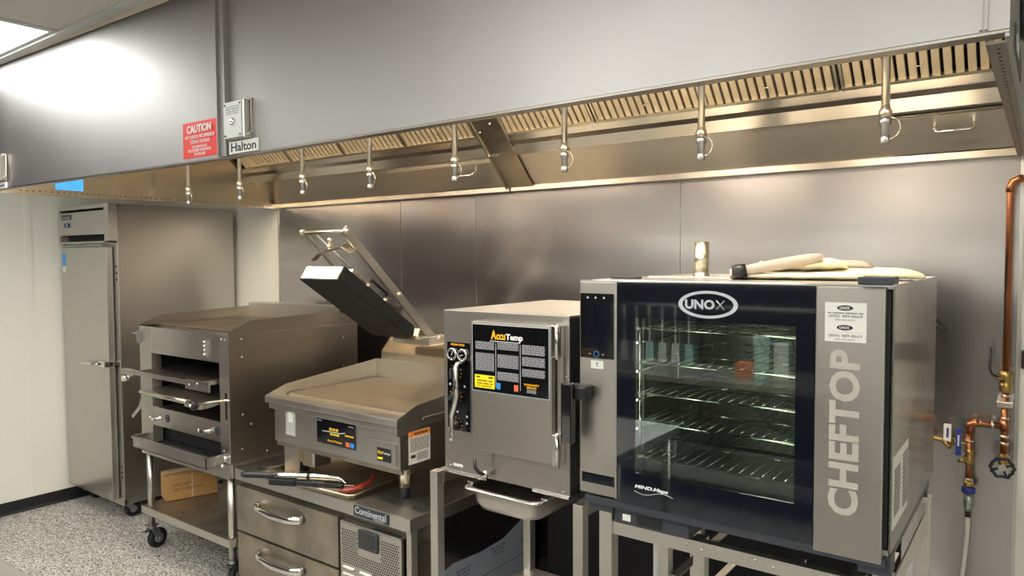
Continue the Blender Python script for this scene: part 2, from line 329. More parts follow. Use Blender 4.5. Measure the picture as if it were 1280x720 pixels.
# front battens
g = G(); g.box(-2.353, -2.349, 1.432, 1.448, 2.107, ZC-.008).box(-2.302, -2.297, 1.430, 1.450, 2.107, ZC-.008).box(-2.349, -2.302, 1.441, 1.449, 2.107, ZC-.008); g.build('joint_batten', 'hood', HL)
g = G(); g.box(-.094, -.090, 1.387, 1.397, 2.109, ZC-.008).box(-.086, -.083, 1.387, 1.397, 2.109, ZC-.008).box(-.090, -.086, 1.3925, 1.397, 2.109, ZC-.008); g.build('corner_batten', 'hood', HR)
# joint covers inside
q = [(3.088, 2.120), (2.80, 2.414), (2.50, 2.69)]
G().plate(q, 'x', (-2.318, -2.312), .02).build('joint_rib', 'nickel', HL)
G().plate([(3.086, 2.118), (2.86, 2.342), (2.50, 2.68)], 'x', (-2.312, -2.148), .003).build('joint_cover', 'hoodin', HR)
rivets(HR, [(-2.29, 2.825, 2.372), (-2.26, 2.93, 2.268), (-2.20, 2.79, 2.40)], '-y', .005)
# access panels with pull handles
for H, x0, x1, hx in ((HL, -3.1, -2.33, -2.52), (HR, -.47, -.095, -.27)):
    p = G().plate([(3.078, 2.130), (2.962, 2.245)], 'x', (x0, x1), .006).build('access_panel', 'hoodpanel', H)
    y, z = 2.988, 2.208
    P = [(hx-.06, y+.006, z+.006), (hx-.06, y-.018, z-.016), (hx-.048, y-.026, z-.024), (hx+.048, y-.026, z-.024), (hx+.06, y-.018, z-.016), (hx+.06, y+.006, z+.006)]
    G().tube(P, .0055, 8).build('pull_handle', 'chrome', p)
bx('dark_gap', 'dark', HR, -.47, -.095, 2.950, 2.956, 2.250, 2.256)
# baffle filters: every unit lifts out
def filter_unit(x0, W, n, label):
    t = thing('baffle_filter', label, 'filter', (x0+W/2, 2.855, 2.356), 'lift-out baffle filters in the hood')
    d = Vector((0, -.7071, .7071)); nrm = Vector((0, -.7071, -.7071)); o = Vector((x0, 2.858, 2.354)); Ln = .47
    def slab(g, u0, u1, s0, s1, h0, h1):
        vs = []
        for u in (u0, u1):
            for s_ in (s0, s1):
                for h in (h0, h1): vs.append(g.bm.verts.new(o+Vector((u, 0, 0))+d*s_+nrm*h))
        for q in ((0, 1, 3, 2), (4, 6, 7, 5), (0, 4, 5, 1), (2, 3, 7, 6), (0, 2, 6, 4), (1, 5, 7, 3)): g.bm.faces.new([vs[i] for i in q])
    g = G(); slab(g, .002, W-.002, 0, .012, -.012, .010); slab(g, .002, W-.002, Ln-.012, Ln, -.012, .010); slab(g, .002, .012, .012, Ln-.012, -.012, .008); slab(g, W-.012, W-.002, .012, Ln-.012, -.012, .008)
    g.build('frame', 'nickel', t)
    g = G(); slab(g, .004, W-.004, .004, Ln-.004, -.034, -.030); g.build('backing', 'dark', t)
    pitch = (W-.024)/n; base = None
    for i in range(n):
        if base is None:
            g = G(); slab(g, .014, .014+pitch*.68, .010, Ln-.010, -.004, .002); slab(g, .014, .0155, .010, Ln-.010, -.02, -.004); slab(g, .0125+pitch*.68, .014+pitch*.68, .010, Ln-.010, -.02, -.004)
            base = g.build('baffle', 'baffle', t)
        else:
            c = base.copy(); COL.objects.link(c); c.parent = t; c.location = (i*pitch, 0, 0)
    g = G(); c = Vector((x0+W/2, 2.858, 2.354))+d*.06+nrm*.002
    g.tube([c+Vector((-.012, 0, 0)), c+Vector((-.010, 0, 0))+nrm*.008, c+Vector((.010, 0, 0))+nrm*.008, c+Vector((.012, 0, 0))], .002, 6); g.build('handle', 'nickel', t)
where = ['leftmost baffle filter, at the far left end of the hood', 'second baffle filter from the left end of the hood', 'third baffle filter from the left end of the hood', 'baffle filter just left of the hood joint',
         'baffle filter just right of the hood joint', 'second baffle filter right of the hood joint', 'baffle filter above the large oven, next to the rightmost one', 'rightmost baffle filter, at the hood right end']
for k in range(4): filter_unit(-4.345+k*.505, .500, 13, where[k])
for k in range(4): filter_unit(-2.150+k*.512, .507, 14, where[4+k])
# lamps in the hood roof
for k, (x, l) in enumerate(((-3.75, 'warm lamp strip under the roof of the left hood section, left one'), (-2.85, 'warm lamp strip under the roof of the left hood section, right one'), (-1.62, 'warm lamp strip under the roof of the right hood section, left one'), (-.62, 'warm lamp strip under the roof of the right hood section, right one'))):
    t = thing('hood_lamp', l, 'lamp', (x, 1.75, 2.65), 'lamps inside the hood')
    bx('housing', 'steelx', t, x-.32, x+.32, 1.69, 1.81, 2.66, 2.69)
    bx('lens', 'hoodlamp', t, x-.30, x+.30, 1.705, 1.795, 2.620, 2.66, b=.004)
# suppression nozzles
nz = [(-.385, 'rightmost fire nozzle pipe under the hood, near its right end'), (-.944, 'second fire nozzle pipe from the right, above the middle of the oven'), (-1.49, 'third fire nozzle pipe from the right, above the steamer side of the oven'), (-2.046, 'fire nozzle pipe just left of the hood joint'),
      (-2.577, 'fire nozzle pipe second to the left of the hood joint'), (-3.083, 'fire nozzle pipe third to the left of the hood joint'), (-3.642, 'second fire nozzle pipe from the left, under the nameplate'), (-4.178, 'leftmost fire nozzle pipe, under the red sign')]
for k, (x, l) in enumerate(nz):
    y = 2.35; t = thing('fire_nozzle', l, 'nozzle', (x, y, 2.07), 'fire suppression nozzles hanging in the hood')
    G().cyl((x, y, 2.17), (x, y, 2.69), .0115, n=14).build('drop_pipe', 'nickel', t)
    G().lathe([(.015, 0), (.019, .004), (.019, .020), (.015, .024), (.012, .036)], (x, y, 2.150), (0, 0, 1), 6).build('coupling', 'nickel', t)
    G().lathe([(.009, 0), (.012, .006), (.012, .045), (.017, .050), (.017, .064), (.010, .07)], (x, y, 2.080), (0, 0, 1), 12).build('nozzle_body', 'zinc', t)
    G().lathe([(.014, 0), (.015, .002), (.013, .018), (.012, .02)], (x, y, 2.074), (0, 0, 1), 12).build('blow_off_cap', 'zinc', t)
    G().tube([(x+.010+.030*math.sin(math.radians(a)), y-.005, 2.118-.032*math.cos(math.radians(a))) for a in range(0, 181, 15)], .0015, 5).build('cap_strap', 'solder', t)
# signs and switch boxes on the hood face
t = thing('caution_sign', 'red caution sign with white lettering at the lower right of the left hood section', 'sign', (-2.48, 1.434, 2.115))
g = G(); g.ext([(-2.586, 1.4375), (-2.366, 1.4435), (-2.366, 1.4465), (-2.586, 1.4405)], 'z', 2.118, 2.247); g.build('plate', 'red', t)
def ysign(x): return 1.4375+(x+2.586)/.220*.006-.0004
for s_, a, b_, c, d, wgt in (('CAUTION', -2.560, -2.398, 2.207, 2.236, .035), ('WET CHEMICAL FIRE SUPPRESSION', -2.572, -2.378, 2.186, 2.199, .01), ('SYSTEM IN THE HOOD', -2.54, -2.41, 2.168, 2.181, .01),
        ('FOR SERVICE CALL', -2.528, -2.426, 2.152, 2.161, .01), ('FIRE SYSTEMS OF MICHIGAN', -2.552, -2.402, 2.138, 2.149, .01), ('734-728-4500', -2.516, -2.44, 2.124, 2.135, .01)):
    text(s_, 'whiteink', t, a, b_, c, d, ysign(a)+.0003, weight=wgt)
for (x0, x1, z0, z1, y, lbl, nl, lx0, lx1, lz0, lz1, ll) in (
  (-2.283, -2.165, 2.155, 2.283, 1.446, 'grey control box with a round key switch, above the nameplate on the hood joint', 1, -2.290, -2.118, 2.110, 2.152, 'white hood nameplate at the joint between the hood sections'),
  (-4.275, -4.150, 2.138, 2.262, 1.391, 'grey control box on the hood face at the left edge of the picture', 2, -4.310, -4.150, 2.103, 2.134, 'white hood nameplate at the left edge of the picture')):
    t = thing('control_box', lbl, 'switch box', ((x0+x1)/2, y, z0), 'control boxes on the hood face')
    bx('box', 'steelz', t, x0, x1, y-.028, y+.003, z0, z1, b=.003)
    bx('face_plate', 'signplate', t, x0+.002, x1-.012, y-.031, y-.028, z0+.003, z1-.003, b=.001)
    bx('printed_notice', 'microg', t, x0+.014, x1-.024, y-.0315, y-.031, z1-.045, z1-.015)
    G().lathe([(.013, 0), (.013, .004), (.009, .006)], ((x0+x1)/2-.006, y-.031, (z0+z1)/2-.006), (0, -1, 0), 14).build('key_switch', 'chrome', t)
    G().cyl(((x0+x1)/2-.006, y-.0365, (z0+z1)/2-.006), ((x0+x1)/2-.006, y-.0378, (z0+z1)/2-.006), .004, n=8).build('key_slot', 'ink', t)
    rivets(t, [(x0+.010, y-.031, z0+.012), (x1-.020, y-.031, z0+.012), (x0+.010, y-.031, z1-.012), (x1-.020, y-.031, z1-.012)], '-y', .004, 'greyink', 'screw')
    G().tube([(x1-.002, y-.02, z0+.01), (x1+.006, y-.004, z0+.02), (x1+.006, y-.004, z1+.004), (x1-.002, y-.02, z1+.006)], .003, 6).build('wire_loop', 'solder', t)
    t = thing('hood_nameplate', ll, 'nameplate', ((lx0+lx1)/2, y, lz0), 'nameplates on the hood face')
    bx('plate', 'paper', t, lx0, lx1, y-.008, y+.002, lz0, lz1, b=.001)
    text('Halton', 'ink', t, lx0+.014, lx1-.012, lz0+.006, lz1-.006, y-.008, weight=.02)
# ================================================================ CASTERS
def caster(parent, x, y, ztop, r, ang=0., wd=.032):
    """swivel caster: a part of its thing, wheel and brake are sub-parts"""
    R = Matrix.Translation((x, y, 0)) @ Matrix.Rotation(ang, 4, 'Z')
    g = G(); g.box(-.028, .028, -.028, .028, ztop-.006, ztop); g.lathe([(.024, 0), (.026, -.012), (.02, -.018)], (0, 0, ztop-.006), (0, 0, 1), 12)
    for s_ in (-1, 1):
        g.ext([(-.022, ztop-.02), (.030, ztop-.02), (.032+.016, r-.012), (.032-.010, r-.012)], 'y', s_*(wd/2+.006)-.002, s_*(wd/2+.006)+.002)
    c = g.build('caster', 'zinc', parent, frame=R)
    W = (.034, 0, r)
    g = G(); g.lathe([(r*.78, -wd/2), (r*.95, -wd/2+.003), (r, -wd/2+.008), (r, wd/2-.008), (r*.95, wd/2-.003), (r*.78, wd/2)], W, (0, 1, 0), 28); g.build('wheel', 'rubber', c, frame=R)
    g = G(); g.cyl((.034, -wd/2-.012, r), (.034, wd/2+.012, r), .008, n=10); g.lathe([(r*.45, -wd/2-.003), (r*.5, -wd/2+.002), (r*.5, wd/2-.002), (r*.45, wd/2+.003)], W, (0, 1, 0), 16); g.build('hub', 'zinc', c, frame=R)
    g = G(); g.box(-.058, -.022, -.016, .016, ztop-.034, ztop-.026, b=.003); g.build('brake_lever', 'zinc', c, frame=R)
# ================================================================ REFRIGERATOR
FR = thing('refrigerator', 'tall single-door stainless refrigerator standing against the left wall', 'refrigerator', (-5.25, 2.7, 0))
fx0, fx1 = -5.635, -4.888
bx('cabinet', 'steelz', FR, fx0, fx1-.004, 2.252, 3.09, .118, 1.86, b=.002)
bx('side_panel', 'steelx', FR, fx1-.004, fx1, 2.254, 3.09, .108, 1.852, b=.001)
bx('side_panel', 'steelx', FR, fx1-.004, fx1, 2.254, 3.09, 1.856, 2.11, b=.001)
bx('base_rail', 'steelz', FR, fx0, fx1, 2.246, 2.27, .104, .150, b=.002)
g = G().box(fx0, fx1, 2.197, 2.27, 2.085, 2.11).box(fx0, fx0+.02, 2.197, 3.08, 1.86, 2.085).box(fx1-.060, fx1, 2.197, 2.2535, 1.856, 2.085).box(fx1-.060, fx1-.006, 2.2535, 2.34, 1.86, 2.085).box(fx1-.024, fx1-.006, 2.34, 3.08, 1.86, 2.085).box(fx0, fx1, 2.197, 2.25, 1.852, 1.866).box(fx0+.02, fx1-.02, 2.60, 3.08, 1.86, 2.08)
g.build('top_housing', 'steelz', FR)
p = bx('control_panel', 'steelz', FR, fx0+.022, fx1-.064, 2.206, 2.216, 1.912, 2.070, b=.002)
bx('nameplate', 'charcoal', p, -5.600, -5.455, 2.200, 2.206, 2.022, 2.056, b=.003)
text('Continental', 'silverink', p, -5.592, -5.465, 2.028, 2.050, 2.200)
bx('temperature_display', 'navyblue', p, -5.555, -5.475, 2.200, 2.206, 1.968, 1.998, b=.003)
text('38', 'whiteink', p, -5.522, -5.505, 1.974, 1.992, 2.200)
bx('grille_recess', 'dark', FR, fx0+.022, fx1-.064, 2.25, 2.255, 1.866, 2.085)
d = bx('door', 'steelz', FR, -5.615, -4.945, 2.203, 2.243, .142, 1.828, b=.004)
bx('gasket', 'black', d, -5.600, -4.955, 2.243, 2.252, .15, 1.82)
g = G(); g.box(-5.56, -5.0, 2.206, 2.26, 1.830, 1.842, b=.002); g.build('top_hinge', 'zinc', d)
g = G(); z = 1.055
g.tube([(-5.30, 2.17, z-.014), (-5.25, 2.150, z-.012), (-5.10, 2.148, z-.004), (-5.00, 2.165, z)], [.010, .013, .013, .012], 10, flat=.7); g.box(-5.03, -4.925, 2.165, 2.206, z-.018, z+.018, b=.005); g.build('latch_handle', 'chrome', d)
bx('strike', 'chrome', FR, -4.935, -4.900, 2.210, 2.253, z-.018, z+.018, b=.004)
for zz in (1.70, 1.655, 1.61, .36, .325, .29): G().cyl((-4.912, 2.2525, zz), (-4.912, 2.2485, zz), .007, n=8).build('plug', 'dark', FR)
bx('inspection_label', 'blue', d, -5.606, -5.556, 2.2015, 2.203, 1.70, 1.785)
bx('barcode_label', 'paper', d, -5.606, -5.560, 2.2015, 2.203, 1.655, 1.70)
g = G(); P = [(2.31, .70), (2.36, .76), (2.40, .87), (2.50, .90), (2.53, .96), (2.545, .955), (2.52, .885), (2.42, .85), (2.38, .745), (2.32, .68)]
g.ext(P, 'x', fx1-.001, fx1+.0008); g.build('torn_film', 'plastic_film', FR, label='torn strip of pale protective film')
for (cx, cy, a) in ((-5.55, 2.33, 1.7), (-4.96, 2.30, 1.6), (-5.55, 3.0, 1.5), (-4.96, 3.0, 1.4)): caster(FR, cx, cy, .112, .050, a, .034)
# ================================================================ BROILER STAND + BROILER
ST = thing('broiler_stand', 'stainless wheeled stand with lower shelf under the broiler', 'stand', (-3.86, 2.52, 0))
bx('shelf', 'dirt', ST, -4.325, -3.405, 2.095, 2.96, .262, .268); 
g = G(); g.box(-4.33, -3.40, 2.090, 2.096, .228, .270).box(-4.33, -3.40, 2.958, 2.964, .228, .270).box(-4.33, -4.324, 2.096, 2.958, .228, .27).box(-3.406, -3.40, 2.096, 2.958, .228, .27); g.build('shelf_rim', 'steell', ST)
for x in (-4.29, -3.44):
    for y in (2.13, 2.92):
        G().cyl((x, y, .13), (x, y, .61), .019, n=16).build('leg', 'steell', ST)
        caster(ST, x, y, .150, .060, {(-4.29, 2.13): 1.75, (-3.44, 2.13): 1.9}.get((x, y), 1.6), .036)
g = G(); g.box(-4.32, -3.40, 2.098, 2.104, .590, .668).box(-4.32, -3.40, 2.95, 2.956, .590, .668).box(-4.32, -4.314, 2.104, 2.95, .590, .668).box(-3.406, -3.40, 2.104, 2.95, .590, .668); g.build('top_frame', 'steelx', ST)
g = G().cyl((-4.29, 2.93, .43), (-3.43, 2.93, .43), .012, n=8); g.build('rear_brace', 'black', ST)
# cardboard box on shelf
BX = Matrix.Translation((-4.262, 2.205, .270)) @ Matrix.Rotation(math.radians(73), 4, 'Z')
t = thing('cardboard_box', 'small brown cardboard box lying on the lower shelf of the broiler stand', 'box', (-4.262, 2.205, .270))
G().box(0, .30, 0, .145, 0, .155, b=.003).build('carton', 'card', t, frame=BX)
G().box(-.0008, .3008, .060, .085, .150, .1565).build('tape', 'tape', t, frame=BX)
G().box(.148, .154, -.0006, 0.001, 0, .155).build('crease', 'tape', t, frame=BX)
def text_on(body, mat, parent, F, x0, x1, z0, z1, y):
    o = text(body, mat, parent, x0, x1, z0, z1, y); me = o.data; off = Vector(parent['_o'])
    me.transform(Matrix.Translation(-off) @ F @ Matrix.Translation(off)); return o
text_on('DIRECT PARTS', 'cardink', t, BX, .045, .150, .085, .100, 0)
text_on('HEALTH DEPARTMENT', 'cardink', t, BX, .045, .215, .055, .073, 0)
BR = thing('upright_broiler', 'stainless upright broiler with pull-out racks and a brown griddle top, beside the refrigerator', 'broiler', (-3.86, 2.52, .668))
b0, b1, yf, yb_ = -4.32, -3.39, 2.10, 2.97
bx('left_post', 'steell', BR, b0, b0+.135, yf, yf+.06, .672, 1.352, b=.002)
bx('right_post', 'steelz', BR, b1-.088, b1-.004, yf, yf+.05, .672, 1.348, b=.002)
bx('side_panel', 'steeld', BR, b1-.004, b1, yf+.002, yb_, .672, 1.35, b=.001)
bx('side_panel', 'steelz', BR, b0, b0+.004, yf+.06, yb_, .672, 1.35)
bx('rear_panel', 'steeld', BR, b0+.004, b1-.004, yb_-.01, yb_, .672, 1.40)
bx('top_fascia', 'steelx', BR, b0+.135, b1-.088, yf+.004, yf+.02, 1.198, 1.352, b=.002)
g = G().box(b0+.06, b1-.06, yf+.06, yb_-.02, .668, .675).box(b0+.10, b0+.104, yf+.06, yb_-.03, .675, 1.30).box(b1-.104, b1-.100, yf+.06, yb_-.03, .675, 1.30).box(b0+.104, b1-.104, yb_-.04, yb_-.034, .675, 1.30).box(b0+.104, b1-.104, yf+.03, yb_-.04, 1.29, 1.30); g.build('cavity_lining', 'dark', BR)
cp = bx('control_fascia', 'steelx', BR, b0+.128, b1-.088, yf+.004, yf+.02, .775, .885, b=.002)
bx('burner_deck', 'steeld', BR, b0+.135, b1-.10, yf+.02, yb_-.05, .868, .878)
for x in (-4.10, -3.585):
    v = G().lathe([(.016, 0), (.016, .012), (.008, .014), (.008, .04)], (x, yf+.004, .825), (0, -1, 0), 12).build('gas_valve', 'chrome', cp)
    G().box(x-.035, x+.012, yf-.040, yf-.030, .815, .832, b=.004).cyl((x-.045, yf-.035, .818), (x-.045, yf-.035, .838), .007, n=8).build('valve_handle', 'chrome', cp)
    G().lathe([(.024, 0), (.022, .003), (.012, .004)], (x+.075, yf+.004, .832), (0, -1, 0), 14).build('burner_port', 'charcoal', cp)
pl = bx('height_bracket', 'zinc', BR, -3.615, -3.590, yf-.006, yf+.006, 1.222, 1.310, b=.003)
for z in (1.235, 1.257, 1.280, 1.302): G().sph((-3.602, yf-.008, z), .009, 8).build('bolt', 'chrome', pl)
bx('left_catch', 'zinc', BR, b0-.004, b0+.028, yf-.016, yf, 1.250, 1.322, b=.004)
G().box(b0-.05, b0, yf-.016, yf-.006, 1.302, 1.312, b=.002).build('catch_arm', 'steell', BR)
# upper rack
rk = G(); rk.box(-4.17, -3.50, 1.995, 2.005, 1.085, 1.108).box(-4.17, -3.50, 2.80, 2.81, 1.085, 1.108).box(-4.17, -4.16, 2.005, 2.80, 1.085, 1.108).box(-3.51, -3.50, 2.005, 2.80, 1.085, 1.108)
rk = rk.build('upper_rack', 'steelx', BR)
for i in range(24):
    x = -4.15+i*.0275
    G().box(x, x+.009, 2.005, 2.80, 1.090, 1.104).build('rack_bar', 'steeld', rk)
G().box(-4.315, -4.175, 1.985, 2.012, 1.078, 1.112, b=.002).build('left_pull', 'steell', rk)
G().cyl((-4.29, 1.982, 1.055), (-4.29, 2.02, 1.055), .018, n=12).build('left_roller', 'chrome', rk)
G().box(-3.62, -3.395, 1.99, 2.0, 1.066, 1.116, b=.002).build('right_bracket', 'steelx', rk)
rivets(rk, [(-3.585, 1.99, 1.088), (-3.505, 1.99, 1.100)], '-y', .009)
# lower pan with chrome rod
lp = G(); lp.ext([(2.03, .985), (2.035, .965), (2.78, 1.045), (2.78, 1.062)], 'x', -4.16, -3.50); lp = lp.build('grease_pan', 'steell', BR)
G().cyl((-4.17, 2.025, .985), (-3.60, 2.025, .985), .011, n=12).build('front_rod', 'nickel', lp)
G().box(-3.66, -3.50, 2.0, 2.03, .962, .995, b=.012).build('rod_clamp', 'nickel', lp)
G().lathe([(.022, 0), (.026, .006), (.026, .018), (.016, .026)], (-3.545, 2.0, .985), (0, -1, 0), 16).build('clamp_knob', 'black', lp)
G().sph((-3.545, 1.975, .985), .011, 8).build('knob_bolt', 'chrome', lp)
G().tube([(-3.53, 1.99, .990), (-3.45, 2.03, 1.006), (-3.40, 2.085, 1.012), (-3.37, 2.09, 1.012)], .006, 8).build('lift_rod', 'nickel', lp)
bx('lever_slot', 'dark', BR, -3.428, -3.412, yf-.0015, yf, .905, 1.045)
# drip tray
g = G(); x0, x1, y0, y1 = -4.225, -3.455, 2.0, 2.17; z0, z1 = .66, .718
g.box(x0, x1, y0, y1, z0, z0+.004).box(x0, x1, y0, y0+.004, z0, z1).box(x0, x0+.004, y0, y1, z0, z1).box(x1-.004, x1, y0, y1, z0, z1).box(x0-.02, x1, y0-.012, y0+.004, z1-.002, z1+.008).box(x0-.02, x0+.004, y0-.012, y1, z1-.002, z1+.008); g.build('drip_tray', 'steelx', BR)
G().cyl((-3.425, 2.078, .700), (-3.425, 2.1, .700), .016, n=12).sph((-3.425, 2.075, .665), .012, 8).build('tray_latch', 'chrome', BR)
bx('lower_fascia', 'black', BR, b0+.13, b1-.09, 2.175, 2.185, .675, .775)
# griddle top
G().box(b0+.03, b1-.03, 2.16, 2.83, 1.352, 1.362, b=.002).build('top_plate', 'brownplate', BR)
G().box(b0+.004, b1-.004, 2.102, 2.83, 1.346, 1.352).build('top_gutter', 'steelx', BR)
G().ext([(2.10, 1.348), (2.10, 1.366), (2.235, 1.418), (2.83, 1.43), (2.97, 1.352)], 'x', b1-.006, b1, b=.001).build('right_splash', 'steeld', BR)
G().ext([(2.10, 1.352), (2.10, 1.362), (2.235, 1.410), (2.83, 1.43), (2.97, 1.352)], 'x', b0, b0+.006, b=.001).build('left_splash', 'steeld', BR)
G().box(b0+.006, b1-.006, 2.83, 2.838, 1.352, 1.452, b=.001).box(b0+.006, b1-.006, 2.838, 2.97, 1.444, 1.452).build('rear_splash', 'steelx', BR)
rivets(BR, [(b1, 2.178, 1.323), (b1, 2.178, 1.228), (b1, 2.176, .924), (b1, 2.225, .864), (b1, 2.86, 1.27), (b1, 2.86, 1.10), (b1, 2.17, .74), (b1, 2.32, .70)], 'x', .006)
rivets(BR, [(-3.455, yf, 1.325), (-3.425, yf, 1.325), (-3.45, yf, .735)], '-y', .006)
# ================================================================ CHEF BASE (refrigerated counter)
CB = thing('refrigerated_counter', 'low refrigerated counter with two steel drawers under the flat griddle', 'refrigerated counter', (-2.76, 2.6, 0))
c0, c1, cy = -3.395, -2.115, 2.125
bx('counter_top', 'steelx', CB, c0, c1, cy, 3.08, .592, .650, b=.003)
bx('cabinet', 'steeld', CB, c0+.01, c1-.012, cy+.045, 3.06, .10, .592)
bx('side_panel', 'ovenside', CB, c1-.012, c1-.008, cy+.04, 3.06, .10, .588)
bx('corner_post', 'steelz', CB, c1-.035, c1-.006, cy+.012, cy+.05, .10, .590, b=.002)
for z0, z1 in ((.322, .560), (.075, .310)):
    d = bx('drawer', 'dirt', CB, c0+.004, -2.585, cy+.006, cy+.046, z0, z1, b=.003)
    zz = z1-.068; P = [(-3.195, cy+.004, zz), (-3.19, cy-.014, zz-.002), (-3.15, cy-.034, zz-.006), (-3.02, cy-.044, zz-.008), (-2.89, cy-.034, zz-.006), (-2.845, cy-.014, zz-.002), (-2.84, cy+.004, zz)]
    G().tube(P, [.014, .014, .013, .013, .013, .014, .014], 10, flat=1.5).build('handle', 'chrome', d)
pp = bx('compressor_panel', 'steelz', CB, -2.565, -2.172, cy+.004, cy+.02, .075, .545, b=.002)
bx('panel_top', 'steelx', pp, -2.565, -2.172, cy+.004, cy+.04, .546, .552)
g = G()
for i in range(30):
    for j in range(26):
        x = -2.552+i*.0125+(j % 2)*.00625; z = .515-j*.0115
        if x > -2.185: continue
        if -2.45 < x < -2.298 and z > .42: continue
        if z < .36 and x < -2.36: continue
        if z < .30: continue
        r = .0050; y = cy+.0036
        g.bm.faces.new([g.bm.verts.new(p) for p in ((x-r, y, z), (x, y, z-r), (x+r, y, z), (x, y, z+r))])
g.build('vent_perforations', 'dark', pp, kind='stuff')
g = G()
for i in range(22):
    x = -2.36+i*.0078; g.box(x, x+.004, cy+.012, cy+.034, .5521, .5526)
g.build('top_slots', 'dark', pp, kind='stuff')
for row in range(5):
    for c in range(3):
        x = -2.545+c*.115; z = .335-row*.03-(0 if c == 0 else .0)
        G().ext([(cy+.004, z), (cy-.004, z+.004), (cy-.004, z+.008), (cy+.004, z+.014)], 'x', x, x+.075).build('louvre', 'steelz', pp)
s_ = bx('thermostat_display', 'charcoal', pp, -2.436, -2.312, cy-.006, cy+.004, .455, .540, b=.004)
bx('screen', 'blackg', s_, -2.424, -2.326, cy-.0075, cy-.006, .470, .530)
n_ = bx('nameplate', 'charcoal', CB, -2.462, -2.242, cy-.006, cy, .598, .646, b=.002)
text('Continental', 'silverink', n_, -2.452, -2.254, .612, .642, cy-.006, weight=.01)
text('Refrigerator', 'silverink', n_, -2.33, -2.262, .602, .610, cy-.006)
# film on the side
xs = c1-.0075
G().ext([(2.17, .29), (2.28, .335), (2.40, .365), (2.60, .352), (2.78, .36), (2.96, .42), (3.05, .47), (3.05, .10), (2.17, .10)], 'x', xs, xs+.001).build('protective_film', 'film', CB, label='pale blue peeling protective film with dark print')
for (u, v) in ((2.42, .31), (2.68, .33), (2.92, .30)):
    for k, s_ in enumerate(('The Steel Skin', 'PEEL OFF TAPE', 'pull this corner')):
        text(s_, 'ink', CB, u+k*.012, u+k*.012+.11-k*.02, v-k*.018, v-k*.018+.011, xs+.001, plane='+x', name='film_print')
G().box(xs, xs+.0016, 2.20, 3.05, .228, .231).build('film_seam', 'ink', CB)
for x in (c0+.08, c1-.08):
    for y in (cy+.12, 2.98): caster(CB, x, y, .100, .045, 2.5)
# ================================================================ TRAY, TOOLS ON THE COUNTER
def rot_frame(x, y, z, a): return Matrix.Translation((x, y, z)) @ Matrix.Rotation(math.radians(a), 4, 'Z')
t = thing('sheet_pan', 'shallow aluminium sheet pan pushed under the griddle, holding the tools', 'pan', (-2.80, 2.35, .651))
F = rot_frame(-2.49, 2.130, .651, 4)
W_, D_ = .66, .46
g = G(); 
g.box(-W_+.012, -.012, .012, D_-.012, 0, .002)
P = [(-W_+.02, 0), (-.02, 0), (0, .02), (0, D_-.02), (-.02, D_), (-W_+.02, D_), (-W_, D_-.02), (-W_, .02)]
Q = [(-W_+.035, .014), (-.035, .014), (-.014, .035), (-.014, D_-.035), (-.035, D_-.014), (-W_+.035, D_-.014), (-W_+.014, D_-.035), (-W_+.014, .035)]
A = [g.bm.verts.new((p[0], p[1], .024)) for p in P]; B = [g.bm.verts.new((p[0], p[1], .002)) for p in Q]
for i in range(8): g.bm.faces.new((A[i], A[(i+1) % 8], B[(i+1) % 8], B[i]))
g.build('pan', 'griddle', t, frame=F)
g = G(); g.tube([(p[0], p[1], .024) for p in P], .004, 8, closed=True); g.build('rolled_rim', 'nickel', t, frame=F)
# two long handled tools, lying across the pan rim
def tool_frame(p, q):
    p = Vector(p); q = Vector(q); d = (q-p).normalized(); y = Vector((0, 0, 1)).cross(d).normalized(); z = d.cross(y)
    m = Matrix((d, y, z)).transposed().to_4x4(); m.translation = p; return m, (q-p).length
p, q = (-3.235, 2.075, .700), (-2.93, 2.36, .705)
F, Ln = tool_frame((-3.132, 1.997, .694), (-2.783, 2.216, .690))
t = thing('griddle_squeegee', 'silver scraper handle with a black grip and hanging hole, lying on the pan', 'kitchen tool', (-2.95, 2.15, .69))
G().tube([(0, 0, 0), (.015, 0, 0), (.15, 0, 0), (.165, 0, 0)], [.011, .016, .015, .012], 12).build('grip', 'black', t, frame=F)
G().cyl((.012, -.014, .002), (.012, .014, .002), .0045, n=8).build('hanging_hole', 'greyink', t, frame=F)
G().tube([(.16, 0, 0), (.20, 0, 0), (.36, 0, 0), (.47, -.012, 0), (.50, -.022, -.002), (.525, -.04, -.008), (.54, -.058, -.014)], [.014, .0165, .016, .015, .013, .010, .007], 12).build('tube', 'chrome', t, frame=F)
G().cyl((.33, 0, 0), (.345, 0, 0), .0175, n=12).build('band', 'black', t, frame=F)
F, Ln = tool_frame((-2.905, 1.997, .704), (-2.580, 2.196, .688))
t = thing('brush_with_ribbed_grip', 'black tool with a ribbed grip and dark shaft, lying nearest on the pan', 'kitchen tool', (-2.85, 2.12, .69))
g = G().box(0, .13, -.016, .016, -.016, .016, b=.006); g.build('grip', 'black', t, frame=F)
g = G()
for i in range(12): g.box(.006+i*.010, .011+i*.010, -.014, .014, .014, .0195, b=.001)
g.build('grip_ribs', 'rubber', t, frame=F, kind='stuff')
G().box(.13, .36, -.014, .014, -.012, .013, b=.006).build('shaft', 'blackg', t, frame=F)
G().box(.36, .41, -.009, .009, -.007, .007, b=.003).build('ferrule', 'chrome', t, frame=F)
t = G().tube([(-2.575, 2.135, .680), (-2.545, 2.165, .684), (-2.525, 2.21, .686), (-2.53, 2.27, .690), (-2.56, 2.33, .698), (-2.60, 2.37, .704)], [.006, .017, .018, .016, .013, .007], 12, flat=.75).build('silicone_scraper', 'redsil')
tag(t, 'curved dark red silicone scraper on the right end of the pan', 'kitchen tool')
G().tube([(-3.26, 2.17, .660), (-3.20, 2.21, .662), (-3.14, 2.26, .664)], [.006, .011, .009], 8).build('rubber_grip', 'black')
